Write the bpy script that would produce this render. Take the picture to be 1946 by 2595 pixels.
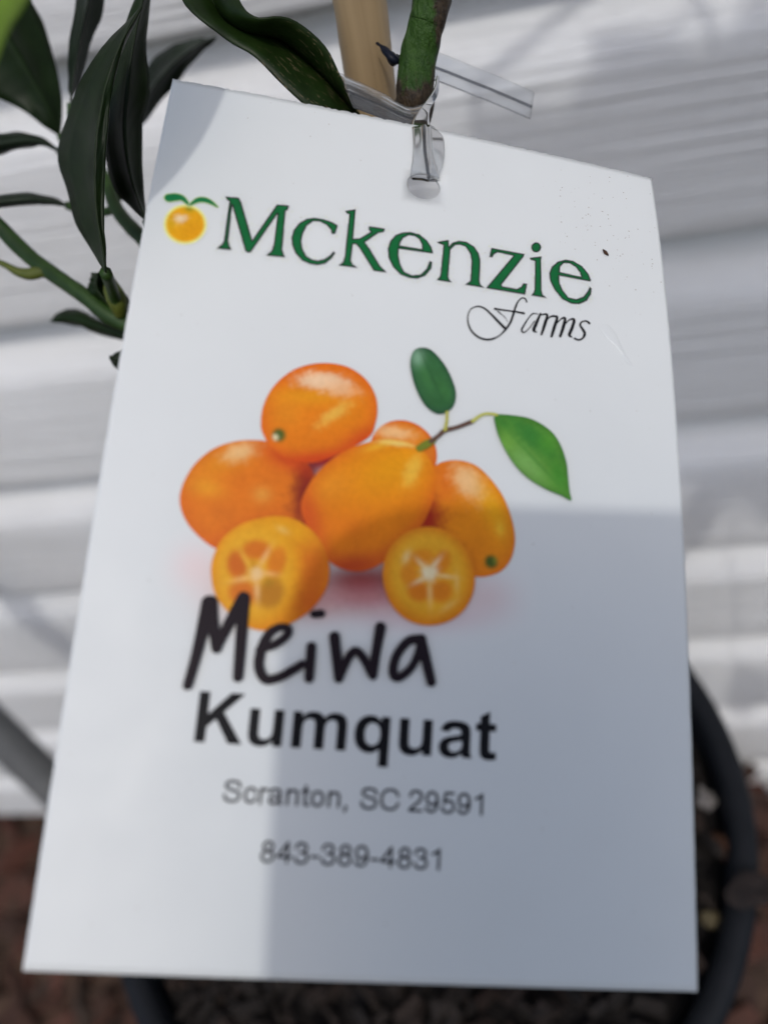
import bpy, bmesh, math, random
import numpy as np
from mathutils import Vector, Matrix, noise

random.seed(7)
D = \
{'BANDL': ([(-0.02432, 0.14191, 0.7141), (-0.01768, 0.13625, 0.71224), (-0.01288, 0.13239, 0.71038), (-0.00988, 0.13125, 0.7107)], [(-0.02168, 0.13329, 0.71123), (-0.01686, 0.12862, 0.71069), (-0.01245, 0.12551, 0.70959), (-0.01069, 0.12382, 0.7097)]),
 'BRANCH': [('green twig crossing from the left edge behind the tag', [(-0.1053, 0.14566, 0.71075), (-0.1012, 0.14216, 0.70257), (-0.09822, 0.14068, 0.69783), (-0.09307, 0.13668, 0.69304), (-0.08659, 0.13198, 0.69004), (-0.0803, 0.1277, 0.68745), (-0.0738, 0.12373, 0.68373), (-0.05915, 0.12103, 0.67785), (-0.03777, 0.12588, 0.67031), (-0.01947, 0.13684, 0.66352)],
             [0.00132, 0.00144, 0.00156, 0.00162, 0.00162, 0.00168, 0.0018, 0.00216, 0.0024, 0.00288]),
            ('side twig behind the dark leaves', [(-0.08192, 0.15907, 0.70085), (-0.07904, 0.15358, 0.698), (-0.07595, 0.14699, 0.6941), (-0.07053, 0.14079, 0.69137), (-0.06445, 0.13509, 0.68757), (-0.05184, 0.12729, 0.67899), (-0.04498, 0.12383, 0.67291)], [0.00108, 0.00132, 0.00144, 0.00156, 0.00168, 0.0018, 0.00192]),
            ('yellow green leaf stalk at a bud', [(-0.10353, 0.13469, 0.69646), (-0.09816, 0.13442, 0.69359), (-0.09482, 0.13325, 0.69175), (-0.0923, 0.13303, 0.69096), (-0.08965, 0.13308, 0.69106), (-0.08697, 0.13208, 0.69021)], [0.0006, 0.0006, 0.0009, 0.0012, 0.0012, 0.0008]),
            ('yellow green bud at the twig joint', [(-0.07424, 0.12876, 0.69036), (-0.07272, 0.12508, 0.68944), (-0.07187, 0.12318, 0.68795), (-0.07252, 0.12272, 0.68525)], [0.00072, 0.00168, 0.00192, 0.00096])],
 'CAM_ROT': [(0.981466, -0.080621, -0.173853), (0.054289, -0.753067, 0.6557), (-0.183786, -0.652986, -0.734733)],
 'CARD': {'h': 0.1172, 'k0': 3.3206, 'k1': -25.7038, 'kx': 0.4674, 'loc': (-0.009522, 0.12293, 0.710416), 'rot': [(0.937045, -0.044554, -0.346355), (0.060354, -0.95624, 0.28629), (-0.343954, -0.289171, -0.893351)], 'tw': -0.6849, 'w': 0.0762},
 'CHIPS': {'bark': (0.06414, 0.09712, 0.446), 'pebble': (0.0536, 0.07526, 0.446), 'perlite': (0.06113, 0.11706, 0.446), 'rim': (0.06746, 0.08016, 0.463)},
 'CROWN': [((0.07154, 0.06327, 0.96072), 0.07, 0.036, 10), ((0.09499, 0.05199, 0.97682), 0.075, 0.036, -20), ((0.11847, 0.07456, 0.93022), 0.07, 0.034, 30), ((0.08682, 0.0407, 0.97102), 0.075, 0.036, 60), ((0.10878, 0.08585, 0.89286), 0.07, 0.036, 5), ((0.13655, 0.06327, 0.89819), 0.075, 0.036, 40), ((0.11147, 0.05199, 0.90367), 0.075, 0.036, -30), ((0.1357, 0.07456, 0.84088), 0.075, 0.036, 15),
           ((0.11111, 0.06327, 0.84775), 0.07, 0.034, 70), ((0.1333, 0.05199, 0.82647), 0.075, 0.036, -10), ((0.14682, 0.06327, 0.92096), 0.07, 0.036, 0), ((0.16577, 0.08585, 0.78408), 0.07, 0.036, 20), ((0.04999, 0.05199, 0.96775), 0.06, 0.028, -40), ((0.15934, 0.06327, 0.76859), 0.06, 0.03, 50), ((0.18518, 0.05199, 0.55206), 0.06, 0.03, 10), ((0.02542, 0.06327, 0.94005), 0.06, 0.03, 20),
           ((0.12401, 0.07456, 0.73685), 0.05, 0.022, 0), ((0.12917, 0.06327, 0.96907), 0.06, 0.026, 10), ((0.12073, 0.0407, 0.94374), 0.075, 0.038, 80), ((0.09372, 0.0802, 0.87916), 0.075, 0.038, 25), ((0.13383, 0.03506, 0.87508), 0.075, 0.038, -60), ((0.1296, 0.03506, 0.99102), 0.075, 0.038, -70), ((0.09401, 0.07456, 0.92506), 0.075, 0.036, -5), ((0.1133, 0.08585, 0.83149), 0.07, 0.036, 45)],
 'FARMS': [('F',
            [([(53.84, 29.62), (53.59, 29.09), (53.08, 29.15), (52.53, 29.83), (52.13, 30.92), (51.8, 32.19), (51.41, 33.46), (50.7, 34.77), (49.82, 35.89), (48.95, 36.53), (47.98, 36.86), (46.84, 36.69), (45.81, 35.9), (45.26, 34.73), (45.2, 33.47), (45.61, 32.34), (46.58, 31.73), (47.56, 31.86), (48.54, 32.62), (49.62, 33.67), (50.56, 34.55)],
              [0.257, 0.22, 0.184, 0.22, 0.294, 0.312, 0.312, 0.275, 0.184, 0.275, 0.33, 0.33, 0.294, 0.239, 0.165, 0.147, 0.22, 0.294, 0.33, 0.404, 0.441]),
             ([(49.11, 31.67), (50.5, 31.64), (51.94, 31.6), (53.39, 31.61)], [0.343, 0.267, 0.267, 0.381]), ([(49.52, 32.0), (50.51, 32.72), (50.96, 33.44)], [0.189, 0.113, 0.113])]),
           ('a', [([(55.49, 31.35), (54.76, 31.44), (54.11, 32.27), (53.47, 33.48), (53.06, 34.45), (53.38, 34.79), (54.1, 34.07), (54.98, 32.61)], [0.151, 0.188, 0.169, 0.226, 0.264, 0.188, 0.132, 0.132]), ([(55.91, 31.19), (55.29, 32.86), (54.86, 34.13), (55.27, 34.4)], [0.265, 0.455, 0.455, 0.19])]),
           ('r', [([(55.76, 31.5), (56.9, 31.21), (56.51, 32.94), (56.0, 34.66)], [0.153, 0.345, 0.46, 0.307]), ([(56.57, 32.63), (57.23, 31.6), (57.93, 31.22)], [0.155, 0.193, 0.348])]),
           ('m', [([(57.87, 31.37), (58.43, 31.29), (57.97, 33.07), (57.5, 34.72)], [0.154, 0.346, 0.461, 0.346]), ([(58.03, 32.86), (58.98, 31.57), (59.63, 31.31), (59.32, 32.83), (58.82, 34.44)], [0.136, 0.195, 0.39, 0.468, 0.39]), ([(59.41, 32.61), (60.27, 31.47), (61.02, 31.25), (60.71, 32.57), (60.21, 33.97), (60.57, 34.25)], [0.136, 0.194, 0.388, 0.466, 0.427, 0.194])]),
           ('s', [([(63.35, 31.43), (62.9, 31.15), (62.19, 31.44), (61.93, 32.04), (62.37, 32.77), (62.58, 33.34), (62.23, 34.15), (61.57, 34.55), (61.03, 34.41)], [0.39, 0.273, 0.234, 0.312, 0.429, 0.429, 0.273, 0.273, 0.351])])],
 'FRUIT': [('printed_kumquat', 'printed orange kumquat mostly hidden behind the middle one',
            [(41.09, 57.35), (40.51, 58.12), (39.77, 58.73), (38.91, 59.16), (37.96, 59.38), (36.98, 59.39), (36.01, 59.19), (35.1, 58.78), (34.3, 58.18), (33.64, 57.43), (33.15, 56.57), (32.86, 55.62), (32.78, 54.64), (32.93, 53.68), (33.29, 52.78), (33.85, 52.0), (34.59, 51.36), (35.45, 50.9), (36.41, 50.66), (37.42, 50.63), (38.41, 50.84), (39.35, 51.26), (40.17, 51.87), (40.84, 52.64),
             (41.32, 53.54), (41.6, 54.51), (41.65, 55.5), (41.48, 56.46)],
            (219, 131, 34), (205, 94, 31), [(35.67, 52.47, 2.7, 0.94, 5.5, (232, 182, 132), 0.85, 1.5), (40.49, 56.1, 1.39, 2.44, -17.0, (198, 92, 28), 0.6, 1)]),
           ('printed_kumquat', 'printed round orange kumquat on the left', [(9.95, 64.81), (9.96, 62.52), (11.01, 59.75), (12.95, 57.52), (15.35, 56.23), (17.86, 55.7), (19.81, 55.72), (22.15, 56.32), (24.56, 57.6), (26.07, 59.84), (26.15, 62.54), (25.28, 65.29), (23.3, 67.78), (20.62, 69.32), (17.89, 70.05), (15.1, 70.07), (12.78, 68.75), (11.01, 66.98)], (213, 113, 27), (207, 103, 30),
            [(14.68, 58.69, 4.78, 2.01, -32.7, (217, 140, 28), 0.7, 1), (16.45, 57.48, 2.11, 1.15, -22.3, (230, 186, 132), 0.9, 1.5), (12.94, 62.55, 2.2, 1.3, 10.0, (221, 152, 37), 0.7, 1), (19.75, 62.7, 1.14, 1.06, -5.8, (221, 156, 66), 0.7, 1), (25.13, 61.97, 1.93, 5.69, 2.4, (118, 26, 24), 0.95, 1.5), (22.46, 57.84, 3.9, 1.43, 20.0, (192, 57, 24), 0.75, 1),
             (18.0, 68.27, 5.89, 1.93, -31.2, (199, 86, 30), 0.7, 1), (14.57, 65.68, 2.79, 1.95, -5.4, (207, 111, 31), 0.6, 1)]),
           ('printed_kumquat', 'printed orange kumquat on the right with a green stalk end', [(41.21, 56.72), (43.56, 55.44), (46.35, 55.56), (48.48, 56.91), (50.65, 59.5), (51.94, 62.51), (52.45, 65.21), (52.06, 67.63), (50.91, 69.42), (49.25, 70.31), (47.41, 70.59), (44.88, 70.0), (41.8, 68.31), (40.0, 65.82), (39.69, 63.15), (40.17, 59.65)], (217, 131, 21), (211, 113, 24),
            [(40.54, 63.4, 2.37, 4.36, -18.0, (153, 30, 21), 0.97, 1.5), (42.84, 58.65, 1.71, 3.15, -6.6, (209, 94, 33), 0.6, 1), (46.09, 58.27, 2.69, 1.81, 48.6, (234, 186, 138), 0.9, 1.5), (49.48, 61.39, 1.78, 4.06, -25.8, (225, 168, 23), 0.7, 1), (50.42, 64.05, 0.62, 1.03, -6.1, (228, 185, 57), 0.6, 1), (45.48, 68.61, 3.62, 2.36, 14.6, (199, 107, 23), 0.5, 1),
             (49.35, 68.5, 0.88, 0.9, -5.6, (66, 84, 30), 1, 3), (49.86, 68.25, 0.27, 0.47, -5.6, (130, 140, 50), 0.8, 1)]),
           ('printed_kumquat', 'printed orange kumquat at the top of the pile with a green stalk end',
            [(18.61, 53.59), (18.65, 50.93), (19.67, 48.1), (21.75, 45.62), (24.33, 44.26), (27.01, 43.81), (29.45, 44.18), (31.61, 45.57), (32.96, 47.62), (33.38, 49.78), (33.23, 51.62), (32.68, 53.41), (30.94, 54.94), (28.73, 56.43), (26.21, 57.76), (24.27, 58.05), (22.29, 57.72), (20.21, 56.44), (19.15, 55.03)], (217, 119, 21), (211, 100, 24),
            [(24.41, 48.94, 5.67, 1.44, -7.4, (221, 152, 25), 0.7, 1), (29.3, 51.03, 2.69, 2.15, -7.3, (219, 131, 21), 0.7, 1), (25.88, 46.54, 3.53, 1.25, -3.4, (232, 196, 166), 0.92, 2), (28.32, 47.32, 2.36, 1.11, 1.0, (230, 180, 140), 0.8, 1.5), (27.77, 50.94, 2.73, 0.83, -42.2, (225, 177, 76), 0.85, 1.5), (21.68, 51.63, 2.3, 2.12, -7.0, (221, 140, 31), 0.6, 1),
             (26.18, 57.42, 7.22, 1.37, -12.8, (195, 59, 24), 0.85, 1), (31.55, 54.16, 3.12, 1.71, -37.5, (194, 63, 24), 0.75, 1), (21.01, 54.71, 0.88, 0.94, -6.7, (74, 92, 34), 1, 3), (20.64, 55.0, 0.36, 0.42, -6.6, (226, 214, 180), 0.95, 1.5)]),
           ('printed_kumquat', 'printed oval orange kumquat in the middle of the pile with the twig',
            [(24.65, 63.7), (25.1, 61.64), (26.62, 58.75), (29.36, 56.01), (32.25, 54.43), (34.89, 53.57), (37.28, 53.56), (39.38, 54.45), (40.82, 55.88), (41.62, 58.09), (41.5, 60.54), (40.85, 63.02), (39.8, 65.17), (38.11, 67.34), (35.96, 69.52), (34.11, 70.84), (32.22, 71.39), (29.96, 71.05), (28.26, 69.91), (26.64, 67.79), (25.31, 65.62)], (217, 123, 17), (209, 100, 23),
            [(36.15, 57.32, 6.58, 3.74, -31.8, (223, 152, 15), 0.85, 1), (35.87, 54.02, 2.63, 0.43, 1.4, (240, 200, 116), 0.95, 1.5), (33.62, 54.8, 2.06, 0.49, -22.3, (228, 181, 50), 0.6, 1), (38.52, 57.39, 1.0, 2.56, 18.5, (226, 179, 66), 0.85, 1.5), (28.11, 60.81, 2.99, 1.99, -36.8, (221, 140, 33), 0.7, 1), (25.92, 65.23, 1.92, 4.27, -18.0, (197, 76, 28), 0.85, 1),
             (31.85, 70.72, 5.45, 1.93, -13.2, (170, 57, 24), 0.9, 1), (38.11, 67.34, 5.7, 1.62, -46.8, (190, 86, 21), 0.7, 1), (30.51, 66.1, 3.88, 2.31, -5.6, (209, 105, 21), 0.5, 1)]),
           ('printed_kumquat_half', 'printed cut kumquat half on the left showing orange segments', [(14.86, 73.62), (14.71, 71.44), (15.57, 68.81), (17.53, 66.86), (20.23, 65.69), (22.41, 65.31), (24.69, 65.75), (27.08, 67.42), (28.39, 69.58), (28.94, 71.46), (28.76, 73.71), (27.55, 76.02), (25.84, 77.71), (23.79, 78.86), (21.41, 79.5), (19.2, 78.9), (17.22, 77.52), (15.63, 75.73)],
            (215, 135, 21), (213, 127, 21),
            [(27.21, 72.26, 2.2, 6.03, -1.0, (199, 98, 21), 0.85, 1.5), (26.9, 75.76, 2.48, 1.88, -45.0, (190, 86, 21), 0.7, 1), (23.51, 66.78, 4.13, 1.62, 15.0, (221, 160, 27), 0.8, 1), (20.02, 72.4, 5.1, 6.46, -4.9, (221, 160, 30), 0.95, 4), (19.42, 72.61, 4.31, 5.6, -4.9, (223, 168, 54), 0.5, 3), (20.08, 72.4, 3.77, 4.72, -4.9, (221, 162, 37), 0.9, 3),
             (19.79, 69.78, 1.8, 1.28, -8.2, (205, 109, 28), 0.97, 3), (17.72, 71.81, 1.29, 1.9, -13.1, (199, 100, 31), 0.97, 3), (22.43, 71.02, 1.19, 2.03, 9.2, (209, 119, 27), 0.97, 3), (18.78, 75.17, 1.86, 1.59, 15.4, (201, 105, 33), 0.95, 3), (22.09, 74.9, 1.62, 2.04, 17.3, (176, 115, 28), 0.97, 3), (21.71, 73.68, 0.68, 0.56, -4.8, (162, 121, 28), 0.7, 1),
             (19.62, 71.64, 0.49, 0.63, -5.0, (184, 123, 28), 0.7, 1), (20.12, 72.8, 0.8, 0.88, -4.9, (236, 196, 150), 1, 1.5), (20.91, 70.58, 0.31, 1.38, 23.2, (232, 178, 120), 0.8, 1), (18.63, 71.1, 0.31, 1.59, -33.9, (225, 175, 64), 0.75, 1), (21.59, 72.58, 1.24, 0.31, 0.2, (232, 176, 110), 0.7, 1), (18.59, 73.47, 1.53, 0.35, -17.1, (232, 178, 110), 0.8, 1),
             (20.43, 74.72, 0.34, 1.44, -8.8, (234, 184, 130), 0.8, 1), (22.74, 67.02, 0.83, 0.39, 25.2, (236, 190, 110), 0.6, 1)]),
           ('printed_kumquat_half', 'printed cut kumquat half on the right with a pale star centre',
            [(47.11, 69.59), (47.3, 71.09), (47.18, 72.49), (46.77, 73.79), (46.1, 74.94), (45.2, 75.89), (44.09, 76.62), (42.78, 77.11), (41.41, 77.31), (40.12, 77.2), (38.92, 76.8), (37.85, 76.12), (36.94, 75.19), (36.24, 74.04), (35.75, 72.66), (35.52, 71.19), (35.6, 69.81), (35.96, 68.5), (36.59, 67.33), (37.47, 66.33), (38.58, 65.55), (39.91, 65.02), (41.33, 64.77), (42.66, 64.87),
             (43.9, 65.27), (45.01, 65.98), (45.94, 66.95), (46.64, 68.16)],
            (215, 140, 24), (209, 119, 24),
            [(41.34, 70.82, 4.93, 5.15, -5.3, (221, 164, 37), 0.95, 3), (41.1, 70.52, 4.44, 4.89, -5.3, (225, 181, 61), 0.35, 3), (41.21, 70.83, 3.68, 3.97, -5.3, (219, 154, 33), 0.9, 3), (40.18, 68.96, 1.73, 1.11, -17.3, (213, 131, 28), 0.9, 3), (42.91, 69.2, 1.11, 1.75, 22.9, (211, 125, 25), 0.9, 3), (38.84, 71.22, 1.11, 1.49, -11.2, (213, 131, 31), 0.9, 3),
             (40.17, 73.2, 1.48, 1.3, 12.9, (207, 115, 25), 0.92, 3), (43.04, 72.95, 1.53, 1.4, -29.3, (211, 121, 25), 0.92, 3), (41.41, 70.82, 0.99, 1.04, -5.3, (242, 224, 200), 1, 1.5), (42.04, 69.61, 0.32, 1.34, 33.3, (238, 210, 176), 0.85, 1), (40.39, 69.76, 0.33, 1.16, -46.3, (238, 205, 160), 0.8, 1), (43.43, 70.96, 1.45, 0.26, 2.6, (236, 196, 140), 0.8, 1),
             (40.34, 71.73, 1.26, 0.29, -32.6, (238, 205, 165), 0.8, 1), (41.6, 73.08, 0.33, 1.8, -5.1, (234, 186, 120), 0.85, 1), (38.38, 68.97, 0.45, 0.86, 19.9, (238, 205, 150), 0.7, 1), (44.95, 71.63, 0.33, 1.3, -5.2, (236, 190, 120), 0.5, 1), (44.11, 74.63, 1.32, 0.38, -38.7, (234, 184, 110), 0.5, 1)]),
           ('printed_leaf', 'printed dark green oval leaf', [(37.34, 42.07), (37.68, 40.53), (38.65, 39.79), (40.09, 39.92), (41.77, 41.47), (43.03, 43.54), (43.79, 45.81), (43.54, 47.73), (42.52, 48.92), (41.2, 49.21), (39.69, 48.27), (38.44, 46.3), (37.61, 43.95)], (50, 98, 60), (36, 72, 54),
            [(39.56, 44.05, 0.73, 2.6, -22.9, (62, 116, 66), 0.7, 1), (42.11, 45.59, 0.97, 2.19, -28.5, (58, 112, 60), 0.6, 1), (38.29, 41.34, 0.91, 1.34, 2.3, (124, 164, 142), 0.85, 1), (40.64, 44.47, 0.15, 4.42, -25.8, (40, 84, 50), 0.7, 1), (41.55, 47.56, 1.41, 0.75, -7.9, (40, 88, 48), 0.5, 1)]),
           ('printed_leaf', 'printed bright green pointed leaf', [(49.34, 48.36), (51.5, 48.05), (54.41, 48.21), (56.98, 49.44), (58.44, 51.24), (59.34, 53.73), (59.59, 55.9), (59.79, 57.88), (60.0, 59.18), (58.71, 58.69), (56.27, 57.94), (53.77, 56.63), (51.78, 54.7), (50.13, 51.98), (49.37, 49.86)], (86, 142, 56), (62, 112, 44),
            [(54.79, 50.99, 4.49, 1.65, 35.9, (44, 112, 48), 0.85, 1.5), (53.74, 54.82, 3.41, 1.53, 42.5, (116, 166, 92), 0.85, 1), (50.85, 52.26, 1.37, 1.53, 24.7, (112, 164, 70), 0.6, 1), (56.61, 51.49, 1.47, 1.49, -7.7, (76, 142, 48), 0.7, 1), (58.25, 55.71, 1.12, 2.49, -18.8, (58, 128, 44), 0.8, 1), (54.81, 53.95, 0.23, 5.48, -46.5, (60, 120, 50), 0.6, 1),
             (50.43, 49.33, 1.38, 0.78, 24.7, (56, 120, 48), 0.8, 1)])],
 'FSHADOW': ([(4.31, 52.29), (56.62, 45.39), (56.89, 79.65), (8.65, 83.21)],
             [(27.81, 57.24, 6.31, 1.44, -21.1, (150, 28, 30), 1, 1.5), (25.29, 63.63, 1.92, 4.31, 2.5, (112, 24, 30), 1, 2), (25.3, 65.46, 1.91, 1.97, -5.6, (150, 34, 32), 1, 2), (32.94, 72.39, 7.67, 2.88, -5.0, (116, 32, 28), 0.97, 1.2), (34.38, 74.5, 10.52, 2.85, -4.9, (176, 96, 104), 0.75, 1), (26.9, 75.76, 4.67, 2.81, -4.7, (190, 120, 120), 0.5, 1),
              (12.6, 72.24, 3.34, 3.44, -4.8, (222, 198, 206), 0.55, 1), (48.67, 72.93, 5.01, 3.58, -5.1, (206, 184, 192), 0.7, 1), (41.58, 76.12, 8.43, 2.22, -4.8, (206, 172, 184), 0.6, 1), (39.29, 70.52, 6.54, 2.6, -5.3, (120, 40, 40), 0.7, 1), (25.42, 59.91, 1.94, 4.74, -6.2, (110, 24, 30), 1, 1), (40.43, 64.43, 2.0, 2.7, -5.9, (120, 22, 26), 1, 1),
              (17.15, 74.37, 4.88, 4.66, -4.7, (214, 170, 170), 0.5, 1)]),
 'GAP': (25.76, 58.23, 0.46, 0.48, -6.4, (226, 190, 150), 1, 1),
 'HOLE': (38.1, 12.0, 2.55),
 'HUSK': [(66.11, 17.74), (66.52, 18.28), (66.99, 18.75)],
 'LAP_S': 0.10173,
 'LAP_Z0': 0.68708,
 'LEAVES': [('pale', 'pale yellow green leaf out of focus in the corner', [(-0.04957, 0.0753, 0.73685), (-0.05351, 0.08034, 0.74076), (-0.05425, 0.08438, 0.74385), (-0.05545, 0.08905, 0.74792), (-0.05332, 0.09387, 0.75159), (-0.05205, 0.098, 0.7551), (-0.05092, 0.10239, 0.75913), (-0.05055, 0.10464, 0.76174), (-0.03909, 0.11187, 0.76701)],
             [(-0.04938, 0.07531, 0.73682), (-0.04989, 0.07931, 0.74051), (-0.04898, 0.08253, 0.74317), (-0.0481, 0.0866, 0.74659), (-0.04558, 0.0912, 0.7501), (-0.04403, 0.09537, 0.75345), (-0.04273, 0.10003, 0.75731), (-0.04231, 0.10294, 0.7598), (-0.03871, 0.11189, 0.76694)],
             [(-0.04894, 0.07591, 0.73725), (-0.0465, 0.07886, 0.74045), (-0.0447, 0.08096, 0.74241), (-0.04132, 0.08471, 0.74524), (-0.03844, 0.08916, 0.74863), (-0.03658, 0.09335, 0.75183), (-0.03504, 0.09823, 0.75554), (-0.03444, 0.10162, 0.75791), (-0.03729, 0.11111, 0.7659)], [(-0.0523, 0.08005, 0.73493), (-0.06818, 0.09261, 0.72268), (-0.10081, 0.1364, 0.70823)], 0.0009),
            ('dark', 'broad dark green leaf out of focus', [(-0.09403, 0.17213, 0.70176), (-0.09619, 0.17112, 0.70487), (-0.09861, 0.17139, 0.70801), (-0.10297, 0.1715, 0.71149), (-0.10773, 0.17071, 0.71538), (-0.11008, 0.16992, 0.72106), (-0.10696, 0.16514, 0.72853)],
             [(-0.09403, 0.17213, 0.70176), (-0.09438, 0.17317, 0.70777), (-0.09551, 0.17428, 0.71402), (-0.09687, 0.17546, 0.72038), (-0.09847, 0.17639, 0.72658), (-0.10037, 0.17618, 0.73183), (-0.10515, 0.17503, 0.73693)],
             [(-0.09403, 0.17213, 0.70176), (-0.09194, 0.17617, 0.70762), (-0.09258, 0.18237, 0.7143), (-0.09403, 0.18696, 0.71976), (-0.09546, 0.18908, 0.7247), (-0.09741, 0.18796, 0.73042), (-0.10509, 0.17561, 0.73743)], [(-0.09403, 0.17213, 0.70176), (-0.08929, 0.16375, 0.69861), (-0.07948, 0.15399, 0.69847)], 0.0009),
            ('grey', 'narrow dark leaf seen edge on behind the long leaf', [(-0.08057, 0.15721, 0.71249), (-0.08229, 0.16273, 0.71391), (-0.08148, 0.16752, 0.7183), (-0.07849, 0.17373, 0.7253), (-0.07471, 0.17777, 0.73163), (-0.0685, 0.17952, 0.73771)],
             [(-0.08057, 0.15721, 0.71249), (-0.07921, 0.1592, 0.71557), (-0.07687, 0.16348, 0.72047), (-0.07393, 0.16856, 0.72595), (-0.0709, 0.17412, 0.73182), (-0.06785, 0.18012, 0.73809)], [(-0.08057, 0.15721, 0.71249), (-0.08003, 0.16357, 0.71412), (-0.07657, 0.16998, 0.71934), (-0.07309, 0.17403, 0.72429), (-0.06979, 0.17805, 0.73071), (-0.06755, 0.18014, 0.73803)],
             [(-0.08375, 0.16342, 0.71061), (-0.08487, 0.16118, 0.70616), (-0.08198, 0.15459, 0.69959)], 0.0009),
            ('dark', 'long curved dark green leaf with a pale folded edge', [(-0.06395, 0.11058, 0.70096), (-0.07174, 0.12338, 0.69963), (-0.07581, 0.13028, 0.70162), (-0.0779, 0.13559, 0.70483), (-0.07855, 0.13923, 0.7086), (-0.07701, 0.14143, 0.71261), (-0.07342, 0.14205, 0.7165), (-0.06852, 0.14118, 0.72031), (-0.06065, 0.14111, 0.72575), (-0.05116, 0.13489, 0.73052)],
             [(-0.06395, 0.11058, 0.70096), (-0.06379, 0.11308, 0.70437), (-0.06375, 0.11548, 0.70771), (-0.06329, 0.11815, 0.71119), (-0.06247, 0.12073, 0.71452), (-0.06135, 0.12329, 0.71774), (-0.05989, 0.12563, 0.72069), (-0.05828, 0.12779, 0.72345), (-0.05527, 0.13136, 0.72714), (-0.05116, 0.13489, 0.73052)],
             [(-0.06395, 0.11058, 0.70096), (-0.06353, 0.11355, 0.70405), (-0.06302, 0.11617, 0.70722), (-0.06217, 0.11896, 0.71061), (-0.06118, 0.12158, 0.71392), (-0.06003, 0.1241, 0.71718), (-0.05884, 0.12633, 0.72024), (-0.0574, 0.12834, 0.7231), (-0.0547, 0.13204, 0.72721), (-0.05116, 0.13489, 0.73052)],
             [(-0.06647, 0.11493, 0.69864), (-0.07056, 0.12124, 0.69162), (-0.07276, 0.12328, 0.6858)], 0.0011),
            ('dark', 'dark green leaf behind the long curved leaf', [(-0.06153, 0.12748, 0.7005), (-0.06575, 0.13255, 0.70153), (-0.06808, 0.13512, 0.70326), (-0.06955, 0.13792, 0.70612), (-0.06963, 0.1423, 0.71089), (-0.06809, 0.14663, 0.71589), (-0.06519, 0.15105, 0.72119), (-0.06107, 0.154, 0.72531), (-0.05752, 0.15596, 0.72905), (-0.05444, 0.15512, 0.73166)],
             [(-0.06153, 0.12748, 0.7005), (-0.06244, 0.1297, 0.70361), (-0.06314, 0.13242, 0.70711), (-0.06326, 0.13541, 0.71071), (-0.06277, 0.13839, 0.71416), (-0.06154, 0.1419, 0.71791), (-0.05986, 0.1459, 0.72199), (-0.05792, 0.14987, 0.72599), (-0.05586, 0.1533, 0.72946), (-0.05444, 0.15512, 0.73166)],
             [(-0.06153, 0.12748, 0.7005), (-0.06283, 0.13127, 0.70097), (-0.06316, 0.13504, 0.70365), (-0.06281, 0.13881, 0.70698), (-0.06192, 0.14321, 0.71137), (-0.06003, 0.14656, 0.71512), (-0.05935, 0.15123, 0.7208), (-0.05756, 0.15433, 0.72524), (-0.05598, 0.1559, 0.7288), (-0.05444, 0.15512, 0.73166)],
             [(-0.06509, 0.13487, 0.69706), (-0.06577, 0.13633, 0.69307), (-0.06558, 0.13652, 0.68775)], 0.0009),
            ('grey', 'dark leaf pointing up to the right, out of focus', [(-0.07964, 0.18013, 0.69734), (-0.07805, 0.19437, 0.70516), (-0.07264, 0.1977, 0.70749), (-0.06644, 0.19762, 0.70864), (-0.06241, 0.19485, 0.70917), (-0.05814, 0.19069, 0.70983)],
             [(-0.07964, 0.18013, 0.69734), (-0.07574, 0.18555, 0.70288), (-0.07033, 0.18895, 0.70627), (-0.06516, 0.19073, 0.70827), (-0.06151, 0.19106, 0.70933), (-0.05814, 0.19069, 0.70983)], [(-0.07964, 0.18013, 0.69734), (-0.0792, 0.18585, 0.69724), (-0.07486, 0.19028, 0.69981), (-0.06948, 0.19325, 0.70308), (-0.06377, 0.19401, 0.70637), (-0.05814, 0.19069, 0.70983)],
             [(-0.08277, 0.18722, 0.69487), (-0.08057, 0.17227, 0.69462), (-0.07914, 0.15592, 0.6933)], 0.0009),
            ('scarred', 'dark folded leaf with tan scars reaching behind the tag', [(-0.04848, 0.15066, 0.73171), (-0.0472, 0.14284, 0.72793), (-0.04121, 0.13914, 0.72354), (-0.03586, 0.13716, 0.7194), (-0.02968, 0.13443, 0.71293), (-0.02498, 0.13442, 0.70759), (-0.02061, 0.14089, 0.70415)],
             [(-0.04522, 0.15231, 0.73242), (-0.04406, 0.14872, 0.7269), (-0.04135, 0.1469, 0.72259), (-0.03427, 0.14732, 0.71925), (-0.02969, 0.14587, 0.71483), (-0.02611, 0.14481, 0.71099), (-0.02061, 0.14089, 0.70415)],
             [(-0.04227, 0.15297, 0.7323), (-0.03721, 0.14081, 0.72689), (-0.03473, 0.13841, 0.7251), (-0.02954, 0.13954, 0.72343), (-0.02513, 0.13921, 0.71862), (-0.02305, 0.13874, 0.71234), (-0.02061, 0.14089, 0.70415)], [(-0.04381, 0.14755, 0.73328), (-0.04311, 0.14736, 0.73839), (-0.0425, 0.14943, 0.74281)], 0.0009),
            ('grey', 'grey green leaf edge at the left, out of focus', [(-0.09077, 0.16287, 0.70226), (-0.09558, 0.16619, 0.70413), (-0.09948, 0.16581, 0.70578), (-0.10222, 0.16378, 0.70734), (-0.10509, 0.16011, 0.70912), (-0.10621, 0.15303, 0.71074)],
             [(-0.09077, 0.16287, 0.70226), (-0.09282, 0.16198, 0.70467), (-0.09569, 0.16014, 0.70643), (-0.09936, 0.15739, 0.70757), (-0.10288, 0.15491, 0.7089), (-0.10623, 0.1528, 0.71054)], [(-0.09077, 0.16287, 0.70226), (-0.09363, 0.16353, 0.70328), (-0.09655, 0.16201, 0.70434), (-0.10137, 0.15846, 0.70504), (-0.10445, 0.15571, 0.70702), (-0.10626, 0.15256, 0.71033)],
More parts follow.
